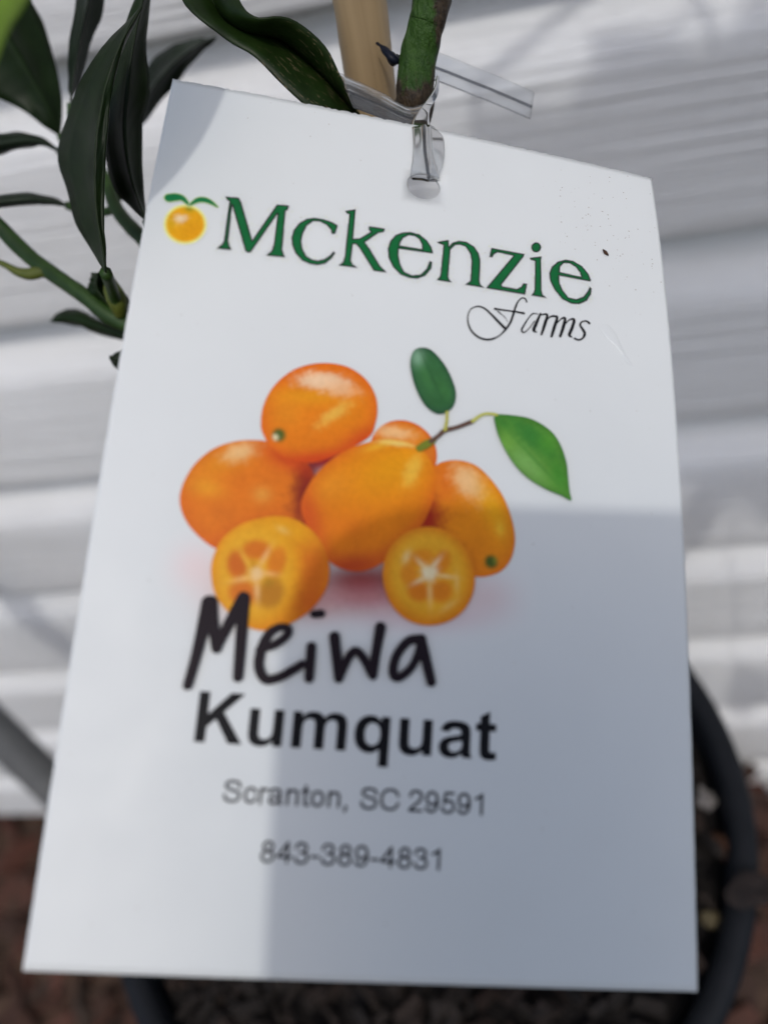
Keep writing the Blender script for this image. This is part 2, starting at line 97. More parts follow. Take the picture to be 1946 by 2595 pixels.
             [(-0.09353, 0.16781, 0.70051), (-0.08932, 0.16343, 0.69833), (-0.08276, 0.1569, 0.69776)], 0.0009),
            ('grey', 'thin dark leaf seen edge on at the left', [(-0.08733, 0.14944, 0.69626), (-0.09177, 0.15279, 0.69655), (-0.09662, 0.15301, 0.69808), (-0.10154, 0.15087, 0.69951), (-0.10442, 0.14732, 0.70119), (-0.10439, 0.14072, 0.70341)],
             [(-0.08733, 0.14944, 0.69626), (-0.08959, 0.14832, 0.69797), (-0.09291, 0.14695, 0.69971), (-0.09794, 0.1447, 0.70108), (-0.1016, 0.14271, 0.70235), (-0.10441, 0.14061, 0.70331)], [(-0.08733, 0.14944, 0.69626), (-0.0916, 0.15121, 0.69628), (-0.09497, 0.15054, 0.69734), (-0.10073, 0.14782, 0.69871), (-0.10369, 0.14489, 0.70062), (-0.10442, 0.14049, 0.70321)],
             [(-0.09061, 0.15504, 0.69387), (-0.08471, 0.15212, 0.69259), (-0.07734, 0.14932, 0.69379)], 0.0009),
            ('dark', 'small dark leaf stub beside the twig joint', [(-0.07649, 0.12594, 0.68634), (-0.0789, 0.12725, 0.68807), (-0.07886, 0.12898, 0.68961), (-0.07825, 0.13045, 0.69078)], [(-0.07365, 0.12321, 0.68732), (-0.07566, 0.12508, 0.68945), (-0.07595, 0.12647, 0.69077), (-0.07551, 0.12791, 0.69194)],
             [(-0.07362, 0.1261, 0.6858), (-0.07529, 0.12802, 0.68791), (-0.07596, 0.12943, 0.68932), (-0.07584, 0.13059, 0.69033)], None, 0.0009),
            ('dark', 'dark leaf under the green twig near the tag edge', [(-0.07779, 0.13382, 0.67326), (-0.08686, 0.13927, 0.6743), (-0.09318, 0.14312, 0.67568), (-0.0974, 0.14367, 0.6754), (-0.0996, 0.14098, 0.67529)], [(-0.07784, 0.13331, 0.67282), (-0.0848, 0.13586, 0.67436), (-0.09062, 0.1385, 0.67571), (-0.09538, 0.14012, 0.6759), (-0.0996, 0.14098, 0.67529)],
             [(-0.0779, 0.1328, 0.67238), (-0.08541, 0.13694, 0.67188), (-0.0922, 0.1402, 0.67284), (-0.09672, 0.14198, 0.67373), (-0.0996, 0.14098, 0.67529)], [(-0.07926, 0.13573, 0.67123), (-0.06939, 0.1301, 0.67476), (-0.06216, 0.12322, 0.6778)], 0.0009),
            ('dark', 'small dark leaf tip poking out beside the tag edge', [(-0.07612, 0.11813, 0.67928), (-0.07438, 0.11898, 0.67962), (-0.07128, 0.1199, 0.67971), (-0.0675, 0.12011, 0.679)], [(-0.0746, 0.11577, 0.68089), (-0.07286, 0.11553, 0.68027), (-0.06973, 0.11525, 0.67928), (-0.06637, 0.11572, 0.6789)],
             [(-0.07612, 0.11813, 0.67928), (-0.07494, 0.11653, 0.67757), (-0.07171, 0.11584, 0.67619), (-0.06781, 0.11721, 0.67649)], [(-0.06769, 0.11837, 0.6775), (-0.06379, 0.11973, 0.67779), (-0.05915, 0.12103, 0.67785)], 0.0009),
            ('dark', 'dark leaf in the shade beside the twig joint', [(-0.0765, 0.13145, 0.68989), (-0.07485, 0.13068, 0.68791), (-0.0724, 0.12878, 0.68473), (-0.07059, 0.1277, 0.68243)], [(-0.07459, 0.12829, 0.69071), (-0.07387, 0.12693, 0.68841), (-0.07257, 0.12529, 0.68574), (-0.07044, 0.12426, 0.68341)],
             [(-0.07668, 0.1297, 0.68838), (-0.07628, 0.12798, 0.68584), (-0.07495, 0.1263, 0.68312), (-0.07232, 0.12584, 0.68118)], None, 0.0009)],
 'LFRUIT': ([(7.87, 25.15), (7.89, 25.79), (7.78, 26.42), (7.55, 27.01), (7.21, 27.52), (6.78, 27.94), (6.29, 28.23), (5.74, 28.4), (5.18, 28.42), (4.63, 28.3), (4.11, 28.05), (3.66, 27.68), (3.29, 27.2), (3.02, 26.64), (2.87, 26.03), (2.84, 25.39), (2.94, 24.75), (3.16, 24.16), (3.49, 23.64), (3.91, 23.21), (4.41, 22.9), (4.96, 22.72), (5.53, 22.69), (6.1, 22.81), (6.62, 23.07), (7.08, 23.45),
             (7.46, 23.95), (7.72, 24.52)],
            [(4.6, 24.91, 0.92, 0.72, -28.0, (236, 206, 176), 0.95, 1.5), (4.3, 25.78, 0.72, 0.58, -9.9, (226, 176, 60), 0.6, 1), (6.58, 26.56, 1.8, 1.6, -9.9, (216, 148, 18), 0.6, 1), (3.44, 25.63, 0.6, 1.31, -9.9, (196, 158, 20), 0.6, 1), (5.58, 22.78, 0.73, 0.75, -10.4, (120, 130, 30), 0.9, 1)]),
 'LLEAF': [([(2.69, 21.71), (3.56, 21.43), (4.42, 21.47), (5.4, 22.36)], [1.35, 1.242, 0.81, 0.351]), ([(5.53, 22.41), (6.38, 21.48), (7.2, 21.18), (8.09, 21.35), (9.18, 21.97)], [0.299, 0.761, 0.897, 0.707, 0.245])],
 'LOGO': {'M': [[(10.13, 20.04), (11.88, 19.91), (12.29, 20.54), (14.52, 26.61), (17.25, 20.01), (18.88, 19.9), (18.81, 20.71), (18.5, 20.82), (18.69, 27.41), (19.15, 28.53), (16.68, 28.71), (17.31, 27.78), (17.46, 26.88), (17.47, 21.55), (14.58, 28.43), (14.26, 28.69), (13.83, 28.51), (11.16, 21.28), (11.32, 27.22), (11.55, 27.92), (11.93, 28.6), (10.01, 28.73), (10.62, 27.89), (10.79, 27.26),
                 (10.72, 20.71), (10.34, 20.52)]],
          'c': [[(25.92, 22.21), (25.69, 23.43), (25.27, 23.51), (25.11, 22.89), (24.4, 22.11), (23.29, 21.72), (22.45, 21.89), (21.67, 22.77), (21.26, 24.15), (21.13, 25.45), (21.38, 26.68), (22.01, 27.82), (22.79, 28.23), (23.64, 28.33), (24.55, 27.91), (25.34, 27.09), (25.71, 26.44), (25.98, 26.59), (25.49, 27.64), (24.72, 28.58), (23.7, 29.01), (22.65, 29.0), (21.56, 28.65), (20.52, 27.58),
                 (19.99, 26.42), (19.77, 25.2), (19.96, 23.88), (20.59, 22.59), (21.57, 21.67), (22.61, 21.28), (23.9, 21.28), (25.11, 21.52), (25.95, 21.94)]],
          'e': [[(39.79, 24.03), (34.84, 24.17), (34.85, 25.26), (35.19, 26.75), (35.79, 27.91), (36.91, 28.34), (38.21, 27.97), (39.04, 26.79), (39.44, 25.41), (39.77, 25.56), (39.66, 26.67), (38.87, 27.98), (37.8, 28.69), (36.71, 28.81), (35.39, 28.5), (34.24, 27.44), (33.51, 26.04), (33.32, 24.52), (33.58, 23.16), (34.29, 21.95), (35.26, 21.3), (36.36, 20.99), (37.71, 21.11), (38.87, 21.95),
                 (39.58, 23.01), (39.78, 23.77)],
                [(34.93, 23.63), (38.26, 23.62), (38.18, 22.76), (37.74, 21.92), (37.06, 21.52), (36.17, 21.57), (35.41, 22.2), (35.05, 22.99)]],
          'e2': [[(63.87, 24.03), (58.92, 24.0), (58.93, 25.22), (59.36, 26.46), (60.27, 27.61), (61.45, 27.69), (62.66, 27.0), (63.43, 25.77), (63.71, 25.04), (63.94, 25.26), (63.85, 26.22), (63.12, 27.57), (61.9, 28.42), (60.71, 28.57), (59.32, 28.06), (58.18, 26.7), (57.51, 25.24), (57.42, 23.91), (57.81, 22.74), (58.8, 21.56), (60.02, 20.93), (61.23, 20.89), (62.66, 21.56), (63.57, 22.74),
                  (63.89, 23.64)],
                 [(59.03, 23.38), (62.45, 23.53), (62.24, 22.75), (61.67, 21.91), (60.73, 21.42), (59.76, 21.55), (59.14, 22.32)]],
          'i': [[(54.47, 21.8), (56.23, 21.15), (56.17, 21.71), (56.11, 27.11), (56.24, 27.88), (56.86, 28.33), (54.54, 28.34), (54.89, 27.88), (55.08, 27.32), (55.26, 22.18), (54.51, 22.07)],
                [(56.2, 19.48), (56.14, 19.84), (55.97, 20.17), (55.73, 20.42), (55.44, 20.55), (55.16, 20.54), (54.92, 20.4), (54.77, 20.14), (54.72, 19.81), (54.78, 19.45), (54.95, 19.13), (55.19, 18.88), (55.48, 18.74), (55.76, 18.75), (56.0, 18.89), (56.16, 19.15)]],
          'k': [[(26.86, 19.21), (28.29, 18.62), (28.27, 23.79), (29.23, 23.52), (30.75, 22.09), (30.4, 21.79), (30.43, 21.19), (32.68, 21.16), (32.56, 21.73), (31.8, 22.04), (29.96, 24.04), (30.66, 24.94), (32.34, 27.57), (33.3, 28.48), (31.54, 28.56), (29.26, 25.08), (28.73, 24.58), (28.31, 24.67), (28.2, 27.45), (28.5, 28.03), (29.17, 28.46), (26.62, 28.57), (27.17, 27.89), (27.32, 27.1),
                 (27.48, 19.62), (27.15, 19.61)]],
          'n': [[(40.44, 21.9), (42.06, 21.21), (42.15, 22.35), (42.7, 21.56), (43.6, 21.05), (44.75, 21.0), (45.9, 21.57), (46.6, 22.64), (46.89, 23.93), (46.77, 27.37), (46.94, 27.99), (47.46, 28.4), (44.76, 28.4), (45.47, 27.62), (45.59, 24.19), (45.35, 22.9), (44.64, 21.84), (43.84, 21.65), (43.05, 21.9), (42.39, 22.84), (42.17, 27.48), (42.3, 27.97), (42.69, 28.41), (40.54, 28.43),
                 (40.96, 27.84), (41.06, 27.43), (41.36, 22.25), (40.56, 22.06)]],
          'z': [[(48.55, 21.28), (53.58, 21.31), (53.46, 21.75), (50.06, 27.38), (50.18, 27.67), (52.35, 27.72), (53.05, 27.19), (53.4, 26.47), (53.93, 26.54), (53.62, 28.39), (47.84, 28.41), (47.98, 28.13), (51.93, 21.93), (49.48, 21.82), (48.9, 22.3), (48.67, 22.89), (48.26, 22.89)]]},
 'MEIWA': [('M', [([(13.68, 86.43), (14.32, 82.24), (14.89, 76.69)], [1.132, 1.301, 1.697]), ([(15.09, 76.67), (15.77, 79.37), (16.48, 81.96)], [1.719, 1.318, 1.261]), ([(16.43, 81.97), (17.66, 78.72), (18.9, 75.8)], [1.152, 1.325, 1.498]), ([(18.99, 75.85), (19.17, 80.39), (19.33, 85.12)], [1.493, 1.378, 1.206])]),
           ('e', [([(21.3, 81.79), (23.01, 81.17), (24.42, 80.0), (24.59, 79.09), (23.55, 78.99), (22.37, 79.9), (21.7, 81.72), (21.61, 83.73), (22.54, 85.15), (24.15, 84.8), (25.58, 83.9), (26.65, 83.12)], [0.689, 1.033, 1.033, 0.976, 0.976, 1.148, 1.205, 1.205, 1.148, 1.09, 1.09, 1.033])]),
           ('i', [([(27.55, 80.99), (27.64, 84.68)], [1.205, 1.147]), ([(27.5, 77.09), (28.37, 76.96)], [0.946, 1.005])]), ('w', [([(30.22, 79.61), (31.16, 84.44)], [1.329, 1.156]), ([(31.16, 84.44), (32.08, 81.98), (32.92, 81.1), (33.89, 81.84), (35.2, 83.83)], [1.057, 1.057, 1.057, 1.057, 1.115]), ([(35.2, 83.83), (35.4, 80.96), (35.71, 78.04)], [1.121, 1.18, 1.357])]),
           ('a', [([(40.89, 79.04), (39.26, 79.43), (37.92, 81.29), (37.61, 83.23), (38.28, 83.87), (39.73, 82.69), (40.66, 80.57), (40.84, 79.12)], [1.174, 1.115, 1.115, 1.115, 1.057, 0.998, 1.057, 1.174]), ([(40.83, 79.05), (41.57, 81.53), (42.36, 84.09)], [1.192, 1.252, 1.192])])],
 'PHONE': {'left': -0.0245, 'top': -0.0148, 'z': 0.006},
 'PIPE': [(-0.3273, 0.19989, 0.43059), (-0.27749, 0.15782, 0.29959)],
 'POT': (-0.0514, 0.11908, 0.12695),
 'SCUFF': [(64.99, 31.78), (66.2, 31.03), (67.46, 32.34), (68.13, 34.05), (68.81, 35.53), (69.85, 37.24), (69.1, 37.18), (68.49, 36.19), (67.35, 34.59), (65.91, 33.24)],
 'SEND': ([(-0.01423, 0.12191, 0.7068), (-0.01422, 0.11668, 0.70485), (-0.01427, 0.11203, 0.70276)], [(-0.00655, 0.12284, 0.70513), (-0.00667, 0.11759, 0.7032), (-0.00681, 0.11292, 0.70111)]),
 'STAKE': (-0.0203, 0.15217, 0.71414),
 'STEM': [(-0.0076, 0.14617, 0.72076), (-0.00922, 0.14462, 0.71704), (-0.01072, 0.14332, 0.7135), (-0.01164, 0.14095, 0.71025), (-0.0129, 0.14052, 0.70608), (-0.01695, 0.14104, 0.70069), (-0.02079, 0.14151, 0.69521)],
 'SUN_DIR': (-0.06554, 0.555687, -0.828804),
 'TAB': ([(-0.01146, 0.12123, 0.71139), (-0.01143, 0.11659, 0.70996), (-0.01189, 0.11251, 0.70847), (-0.01201, 0.11288, 0.70747)], [(-0.00863, 0.12208, 0.71093), (-0.00863, 0.11735, 0.70916), (-0.00779, 0.11317, 0.70713), (-0.00798, 0.11353, 0.70614)]),
 'TABR': ([(-0.0088, 0.1226, 0.71062), (-0.00877, 0.11906, 0.70963), (-0.00881, 0.11571, 0.70815), (-0.00915, 0.11349, 0.7072)], [(-0.00837, 0.12286, 0.71021), (-0.00691, 0.12084, 0.70915), (-0.00703, 0.1164, 0.70766), (-0.00788, 0.11333, 0.70689)]),
 'TAIL': [(-0.01242, 0.1475, 0.71219), (-0.00811, 0.15011, 0.70942), (-0.00335, 0.15107, 0.70643), (0.00207, 0.15074, 0.70349), (0.00811, 0.15009, 0.70012)],
 'TAIL_SIDE': (0.00111, 0.0038, 0.00313),
 'TIE': [(-0.01761, 0.14623, 0.7161), (-0.01664, 0.14488, 0.71576), (-0.01576, 0.14369, 0.71502), (-0.01508, 0.14315, 0.71411), (-0.01448, 0.14352, 0.71376), (-0.01407, 0.14459, 0.71407)],
 'TWIG': [([(39.21, 54.47), (40.03, 53.83), (41.03, 53.09)], [0.913, 1.053, 0.772]), ([(40.7, 53.31), (41.69, 52.35), (42.49, 51.52), (44.08, 50.87), (46.23, 49.69)], [0.642, 0.535, 0.642, 0.535, 0.606]), ([(46.23, 49.69), (47.27, 48.72), (48.26, 48.32), (49.48, 48.3)], [0.514, 0.404, 0.404, 0.441]), ([(42.49, 51.44), (42.65, 50.21), (42.66, 48.9)], [0.503, 0.431, 0.431])],
 'TWIST': ([(-0.00757, 0.13698, 0.71255), (-0.00817, 0.13364, 0.71175), (-0.00996, 0.12951, 0.71121), (-0.01158, 0.12544, 0.71068), (-0.01163, 0.12124, 0.71035)], [(-0.00755, 0.13976, 0.71094), (-0.0079, 0.13562, 0.71005), (-0.00901, 0.13068, 0.70998), (-0.00911, 0.12663, 0.70979), (-0.00878, 0.1214, 0.70981)]),
 'WALL_Y': 0.289}
for o in list(bpy.data.objects):
    bpy.data.objects.remove(o)
scene = bpy.context.scene
col = scene.collection
CZ = 0.76                       # height of the lens above the ground, metres

# ------------------------------------------------------------------ camera
cam_d = bpy.data.cameras.new('camera')
cam = bpy.data.objects.new('camera', cam_d)
col.objects.link(cam)
Rw = Matrix(D['CAM_ROT'])       # columns: right, down, forward
m = Matrix.Identity(4)
for i in range(3):
    m[i][0] = Rw[i][0]; m[i][1] = -Rw[i][1]; m[i][2] = -Rw[i][2]
m[2][3] = CZ
cam.matrix_world = m
cam_d.sensor_fit = 'HORIZONTAL'
cam_d.sensor_width = 36.0
cam_d.lens = 1950.0 / 1946.0 * 36.0
cam_d.clip_start = 0.002
cam_d.clip_end = 100.0
cam_d.dof.use_dof = True
cam_d.dof.focus_distance = 0.122
cam_d.dof.aperture_fstop = 12.2
scene.camera = cam

# ------------------------------------------------------------------ light
SUN = Vector(D['SUN_DIR'])      # direction the light travels
world = bpy.data.worlds.new('World')
scene.world = world
world.use_nodes = True
wn = world.node_tree
sky = wn.nodes.new('ShaderNodeTexSky')
sky.sky_type = 'NISHITA'
sky.sun_disc = False
sky.sun_elevation = math.asin(-SUN.z)
sky.sun_rotation = math.atan2(-SUN.x, -SUN.y)
sky.air_density = 1.0
sky.dust_density = 2.6
sky.ozone_density = 1.0
bg = wn.nodes['Background']
bg.inputs['Strength'].default_value = 0.15
wn.links.new(sky.outputs[0], bg.inputs['Color'])
sun_d = bpy.data.lights.new('sun', 'SUN')
sun_d.energy = 0.88
sun_d.angle = math.radians(1.3)
sun_d.color = (1.0, 0.98, 0.94)
sun = bpy.data.objects.new('sun', sun_d)
col.objects.link(sun)
sun.rotation_euler = SUN.to_track_quat('-Z', 'Y').to_euler()
vs = scene.view_settings
vs.view_transform = 'Standard'
vs.look = 'None'
vs.exposure = 0.23
vs.gamma = 1.0
vs.use_curve_mapping = False

# ------------------------------------------------------------------ helpers
def lin(c):
    c = c / 255.0
    return c / 12.92 if c <= 0.04045 else ((c + 0.055) / 1.055) ** 2.4

WHITE = 0.68
PAPER = (WHITE * 0.965, WHITE * 0.995, WHITE * 0.985)
REFW = (lin(208), lin(213), lin(222))

def ink(rgb):
    """printed colour, as reflectance, from its look next to the white card"""
    return tuple(min(0.8, lin(rgb[i]) / REFW[i] * PAPER[i]) for i in range(3))

def mesh_obj(name, verts, faces, mat, parent=None, smooth=True):
    me = bpy.data.meshes.new(name)
    o0 = Vector((0, 0, 0))
    if parent is not None:
        o0 = parent.matrix_world.translation
    me.from_pydata([tuple(Vector(v) - o0) for v in verts], [], faces)
    me.update()
    if smooth:
        me.polygons.foreach_set('use_smooth', [True] * len(me.polygons))
    ob = bpy.data.objects.new(name, me)
    if mat:
        me.materials.append(mat)
    col.objects.link(ob)
    if parent is not None:
        ob.parent = parent
    return ob

def tag(o, label, cat=None, group=None, kind=None):
    if label: o['label'] = label
    if cat: o['category'] = cat
    if group: o['group'] = group
    if kind: o['kind'] = kind
    return o

def empty(name, loc, label=None, cat=None, group=None):
    o = bpy.data.objects.new(name, None)
    col.objects.link(o)
    o.location = loc
    o.empty_display_size = 0.01
    o.matrix_world = Matrix.Translation(Vector(loc))
    return tag(o, label, cat, group)

def solidify(o, t, off=-1.0):
    md = o.modifiers.new('thickness', 'SOLIDIFY')
    md.thickness = t
    md.offset = off
    return o

def catmull(pts, n):
    """resample a polyline (list of tuples of any dimension) smoothly to n points"""
    p = np.array(pts, float)
    if len(p) == 2:
        return [tuple(p[0] + (p[1] - p[0]) * t) for t in np.linspace(0, 1, n)]
    q = np.vstack([2 * p[0] - p[1], p, 2 * p[-1] - p[-2]])
    out = []
    for t in np.linspace(0, len(p) - 1, n):
        i = min(int(t), len(p) - 2); u = t - i
        a, b, c, d = q[i], q[i + 1], q[i + 2], q[i + 3]
        out.append(tuple(0.5 * (2 * b + (c - a) * u + (2 * a - 5 * b + 4 * c - d) * u * u + (3 * b - a - 3 * c + d) * u ** 3)))
    return out

def closed_smooth(pts, n):
    p = np.array(pts, float); k = len(p); out = []
    for t in np.linspace(0, k, n + 1)[:-1]:
        i = int(t); u = t - i
        a, b, c, d = p[(i - 1) % k], p[i % k], p[(i + 1) % k], p[(i + 2) % k]
        out.append(0.5 * (2 * b + (c - a) * u + (2 * a - 5 * b + 4 * c - d) * u * u + (3 * b - a - 3 * c + d) * u ** 3))
    return np.array(out)

def tube(path, radii, seg=12, n=40, wob=0.0, cap=True):
    P3 = [Vector(p) for p in catmull(path, n)]
    rr = [r[0] for r in catmull([(r,) for r in radii], n)]
    v, fc = [], []
    side = None
    for i, p in enumerate(P3):
        t = (P3[min(i + 1, n - 1)] - P3[max(i - 1, 0)]).normalized()
        if side is None:
            side = t.orthogonal().normalized()
        side = (side - t * side.dot(t)).normalized()
        up = t.cross(side)
        for k in range(seg):
            a = 2 * math.pi * k / seg
            r = rr[i]
            if wob:
                r *= 1 + wob * noise.noise(Vector((p.x * 400 + math.cos(a) * 2, p.y * 400 + math.sin(a) * 2, p.z * 300)))
            v.append(p + (side * math.cos(a) + up * math.sin(a)) * r)
    for i in range(n - 1):
        for k in range(seg):
            a, b = i * seg + k, i * seg + (k + 1) % seg
            fc.append((a, b, b + seg, a + seg))
    if cap:
        fc.append(tuple(range(seg))[::-1])
        fc.append(tuple(range((n - 1) * seg, n * seg)))
    return v, fc

# ------------------------------------------------------------------ materials
class NT:
    def __init__(s, name):
        s.m = bpy.data.materials.new(name); s.m.use_nodes = True
        s.t = s.m.node_tree; s.b = s.t.nodes['Principled BSDF']; s.out = s.t.nodes['Material Output']
    def n(s, ty, **kw):
        nd = s.t.nodes.new('ShaderNode' + ty)
        for k, v in kw.items():
            if k in nd.inputs: nd.inputs[k].default_value = v
            else: setattr(nd, k, v)
        return nd
    def l(s, a, b): s.t.links.new(a, b)
    def ramp(s, src, stops):
        r = s.n('ValToRGB'); e = r.color_ramp.elements
        while len(e) < len(stops): e.new(0.5)
        for el, (p, c) in zip(e, stops):
            el.position = p; el.color = (*c, 1) if len(c) == 3 else c
        s.l(src, r.inputs[0]); return r.outputs[0]
    def coords(s, scale=(1, 1, 1), kind='Object', rot=(0, 0, 0)):
        tc = s.n('TexCoord'); mp = s.n('Mapping')
        mp.inputs['Scale'].default_value = scale; mp.inputs['Rotation'].default_value = rot
        s.l(tc.outputs[kind], mp.inputs[0]); return mp.outputs[0]
    def noise(s, vec, scale, detail=4, rough=0.55):
        t = s.n('TexNoise'); t.inputs['Scale'].default_value = scale
        t.inputs['Detail'].default_value = detail; t.inputs['Roughness'].default_value = rough
        s.l(vec, t.inputs['Vector']); return t.outputs['Fac']
    def mix(s, fac, a, b, mode='MIX'):
        x = s.n('Mix', data_type='RGBA', blend_type=mode)
        for v, i in ((fac, 0), (a, 6), (b, 7)):
            if hasattr(v, 'links'): s.l(v, x.inputs[i])
            else: x.inputs[i].default_value = v if i == 0 else (*v, 1)
        return x.outputs[2]
    def bump(s, h, strength, dist):
        b = s.n('Bump'); b.inputs['Strength'].default_value = strength; b.inputs['Distance'].default_value = dist
        s.l(h, b.inputs['Height']); s.l(b.outputs[0], s.b.inputs['Normal'])
    def set(s, **kw):
        for k, v in kw.items():
            s.b.inputs[k.replace('_', ' ')].default_value = v
        return s

def mat_card():
    M = NT('glossy_card').set(Roughness=0.5, Specular_IOR_Level=0.25)
    co = M.coords()
    n1 = M.noise(co, 60, 3)
    c = M.ramp(n1, [(0.3, tuple(x * 0.975 for x in PAPER)), (0.7, PAPER)])
    sp = M.noise(co, 1500, 2, 0.6)
    spm = M.ramp(sp, [(0.755, (0, 0, 0)), (0.79, (1, 1, 1))])
    c2 = M.mix(spm, c, (0.45, 0.42, 0.38))
    M.l(c2, M.b.inputs['Base Color'])
    M.bump(M.noise(co, 350, 3), 0.05, 0.0004)
    rg = M.ramp(M.noise(co, 140, 4), [(0.35, (0.42,) * 3), (0.65, (0.56,) * 3)]); M.l(rg, M.b.inputs['Roughness'])
    return M.m

def mat_print():
    M = NT('printed_colour').set(Roughness=0.5, Specular_IOR_Level=0.14)
    a = M.n('Attribute', attribute_name='ink')
    co = M.coords()
    pit = M.ramp(M.noise(co, 1700, 3, 0.7), [(0.32, (0.94, 0.92, 0.9)), (0.6, (1.03, 1.03, 1.03))])
    mot = M.ramp(M.noise(co, 320, 4, 0.6), [(0.3, (0.93, 0.91, 0.9)), (0.7, (1.04, 1.05, 1.05))])
    c = M.mix(1.0, M.mix(1.0, a.outputs['Color'], pit, 'MULTIPLY'), mot, 'MULTIPLY')
    # white paper inside the print stays even
    sp = M.n('SeparateColor'); M.l(a.outputs['Color'], sp.inputs[0])
    wt = M.ramp(sp.outputs[2], [(0.35, (0, 0, 0)), (0.55, (1, 1, 1))])
    M.l(M.mix(wt, c, a.outputs['Color']), M.b.inputs['Base Color'])
    return M.m

def mat_ink(name, c, rough=0.5):
    return NT(name).set(Base_Color=(*c, 1), Roughness=rough, Specular_IOR_Level=0.1).m

def mat_leaf(name, top, under, transl, rough=0.44, scar=False, veins=0.35):
    M = NT(name).set(Roughness=rough, Specular_IOR_Level=0.17)
    uvn = M.n('UVMap'); uvn.uv_map = 'leaf'
    sep = M.n('SeparateXYZ'); M.l(uvn.outputs[0], sep.inputs[0])
    co = M.coords()
    mott = M.ramp(M.noise(co, 180, 4), [(0.3, tuple(x * 0.7 for x in top)), (0.7, tuple(x * 1.3 for x in top))])
    geo = M.n('NewGeometry')
    base = M.mix(geo.outputs['Backfacing'], mott, under)
    # pale midrib : |across| small
    ab = M.n('Math', operation='ABSOLUTE'); M.l(sep.outputs[1], ab.inputs[0])
    rib = M.ramp(ab.outputs[0], [(0.0, (veins,) * 3), (0.07, (0, 0, 0))])
    c = M.mix(rib, base, tuple(min(1, x * 3.0 + 0.02) for x in top))
    # side veins
    wv = M.n('Math', operation='MULTIPLY_ADD'); M.l(sep.outputs[0], wv.inputs[0]); wv.inputs[1].default_value = 70.0
    w2 = M.n('Math', operation='MULTIPLY'); M.l(ab.outputs[0], w2.inputs[0]); w2.inputs[1].default_value = -14.0
    M.l(w2.outputs[0], wv.inputs[2])
    sn = M.n('Math', operation='SINE'); M.l(wv.outputs[0], sn.inputs[0])
    vr = M.ramp(sn.outputs[0], [(0.9, (0, 0, 0)), (1.0, (0.04,) * 3)])
    c = M.mix(vr, c, tuple(min(1, x * 2.2 + 0.01) for x in top))
    if scar:
        mp = M.n('Mapping'); mp.inputs['Scale'].default_value = (5.0, 9.0, 1.0); M.l(uvn.outputs[0], mp.inputs[0])
        sc = M.ramp(M.noise(mp.outputs[0], 3.2, 6, 0.62), [(0.60, (0, 0, 0)), (0.64, (1, 1, 1)), (0.67, (0.2, 0.2, 0.2)), (0.72, (0, 0, 0))])
        lim = M.ramp(sep.outputs[0], [(0.42, (0, 0, 0)), (0.6, (1, 1, 1))])
        c = M.mix(M.mix(1.0, sc, lim, 'MULTIPLY'), c, (0.22, 0.17, 0.10))
    M.l(c, M.b.inputs['Base Color'])
    M.bump(sn.outputs[0], 0.05, 0.0003)
    tr = M.n('BsdfTranslucent')
    tc = M.mix(1.0, c, (1.6, 1.9, 0.8), 'MULTIPLY'); M.l(tc, tr.inputs['Color'])
    mx = M.n('MixShader'); mx.inputs[0].default_value = transl
    M.l(M.b.outputs[0], mx.inputs[1]); M.l(tr.outputs[0], mx.inputs[2]); M.l(mx.outputs[0], M.out.inputs[0])
    return M.m

def mat_siding():
    M = NT('white_vinyl_siding').set(Roughness=0.42, Specular_IOR_Level=0.5)
    co = M.coords((6, 1, 300), rot=(0, math.radians(1.5), 0))
    co2 = M.coords((2.2, 1, 190), rot=(0, math.radians(-.8), 0))
    g = M.noise(co, 1.0, 5, 0.65)
    g2 = M.noise(co2, 1.0, 4, 0.6)
    dirt = M.noise(M.coords((1, 1, 2)), 9, 5, 0.6)
    c = M.ramp(dirt, [(0.3, (0.65, 0.655, 0.645)), (0.65, (0.715, 0.72, 0.715))])
    c2 = M.mix(M.ramp(g, [(0.35, (0.2,) * 3), (0.6, (0, 0, 0))]), c, (0.52, 0.52, 0.52))
    M.l(c2, M.b.inputs['Base Color'])
    ad = M.n('Math', operation='MULTIPLY_ADD'); M.l(g2, ad.inputs[0]); ad.inputs[1].default_value = 0.5; M.l(g, ad.inputs[2])
    M.bump(ad.outputs[0], 1.0, 0.0021)
    return M.m

def mat_noise(name, c1, c2, scale, rough=0.9, bump=0.4, bd=0.002, spec=0.3, stretch=(1, 1, 1)):
    M = NT(name).set(Roughness=rough, Specular_IOR_Level=spec)
    co = M.coords(stretch)
    n = M.noise(co, scale, 6, 0.6)
    M.l(M.ramp(n, [(0.3, c1), (0.7, c2)]), M.b.inputs['Base Color'])
    if bump: M.bump(n, bump, bd)
    return M.m

def mat_chip(name, cols, rough=0.85):
    M = NT(name).set(Roughness=rough, Specular_IOR_Level=0.3)
    geo = M.n('NewGeometry')
    r = M.ramp(geo.outputs['Random Per Island'], [(i / max(1, len(cols) - 1), c) for i, c in enumerate(cols)])
    n = M.noise(M.coords(), 300, 4)
    M.l(M.mix(M.ramp(n, [(0.3, (0.5,) * 3), (0.7, (0, 0, 0))]), r, (0.02, 0.014, 0.01)), M.b.inputs['Base Color'])
    return M.m

def mat_bamboo():
    M = NT('bamboo').set(Roughness=0.45, Specular_IOR_Level=0.4)
    n = M.noise(M.coords((260, 260, 8)), 1.0, 4)
    c = M.ramp(n, [(0.3, (0.27, 0.19, 0.10)), (0.7, (0.42, 0.305, 0.17))])
    sp = M.ramp(M.noise(M.coords((1, 1, 0.6)), 950, 2), [(0.70, (0, 0, 0)), (0.74, (0.7,) * 3)])
    c = M.mix(sp, c, (0.07, 0.045, 0.03))
    M.l(c, M.b.inputs['Base Color'])
    M.bump(n, 0.15, 0.0005)
    return M.m

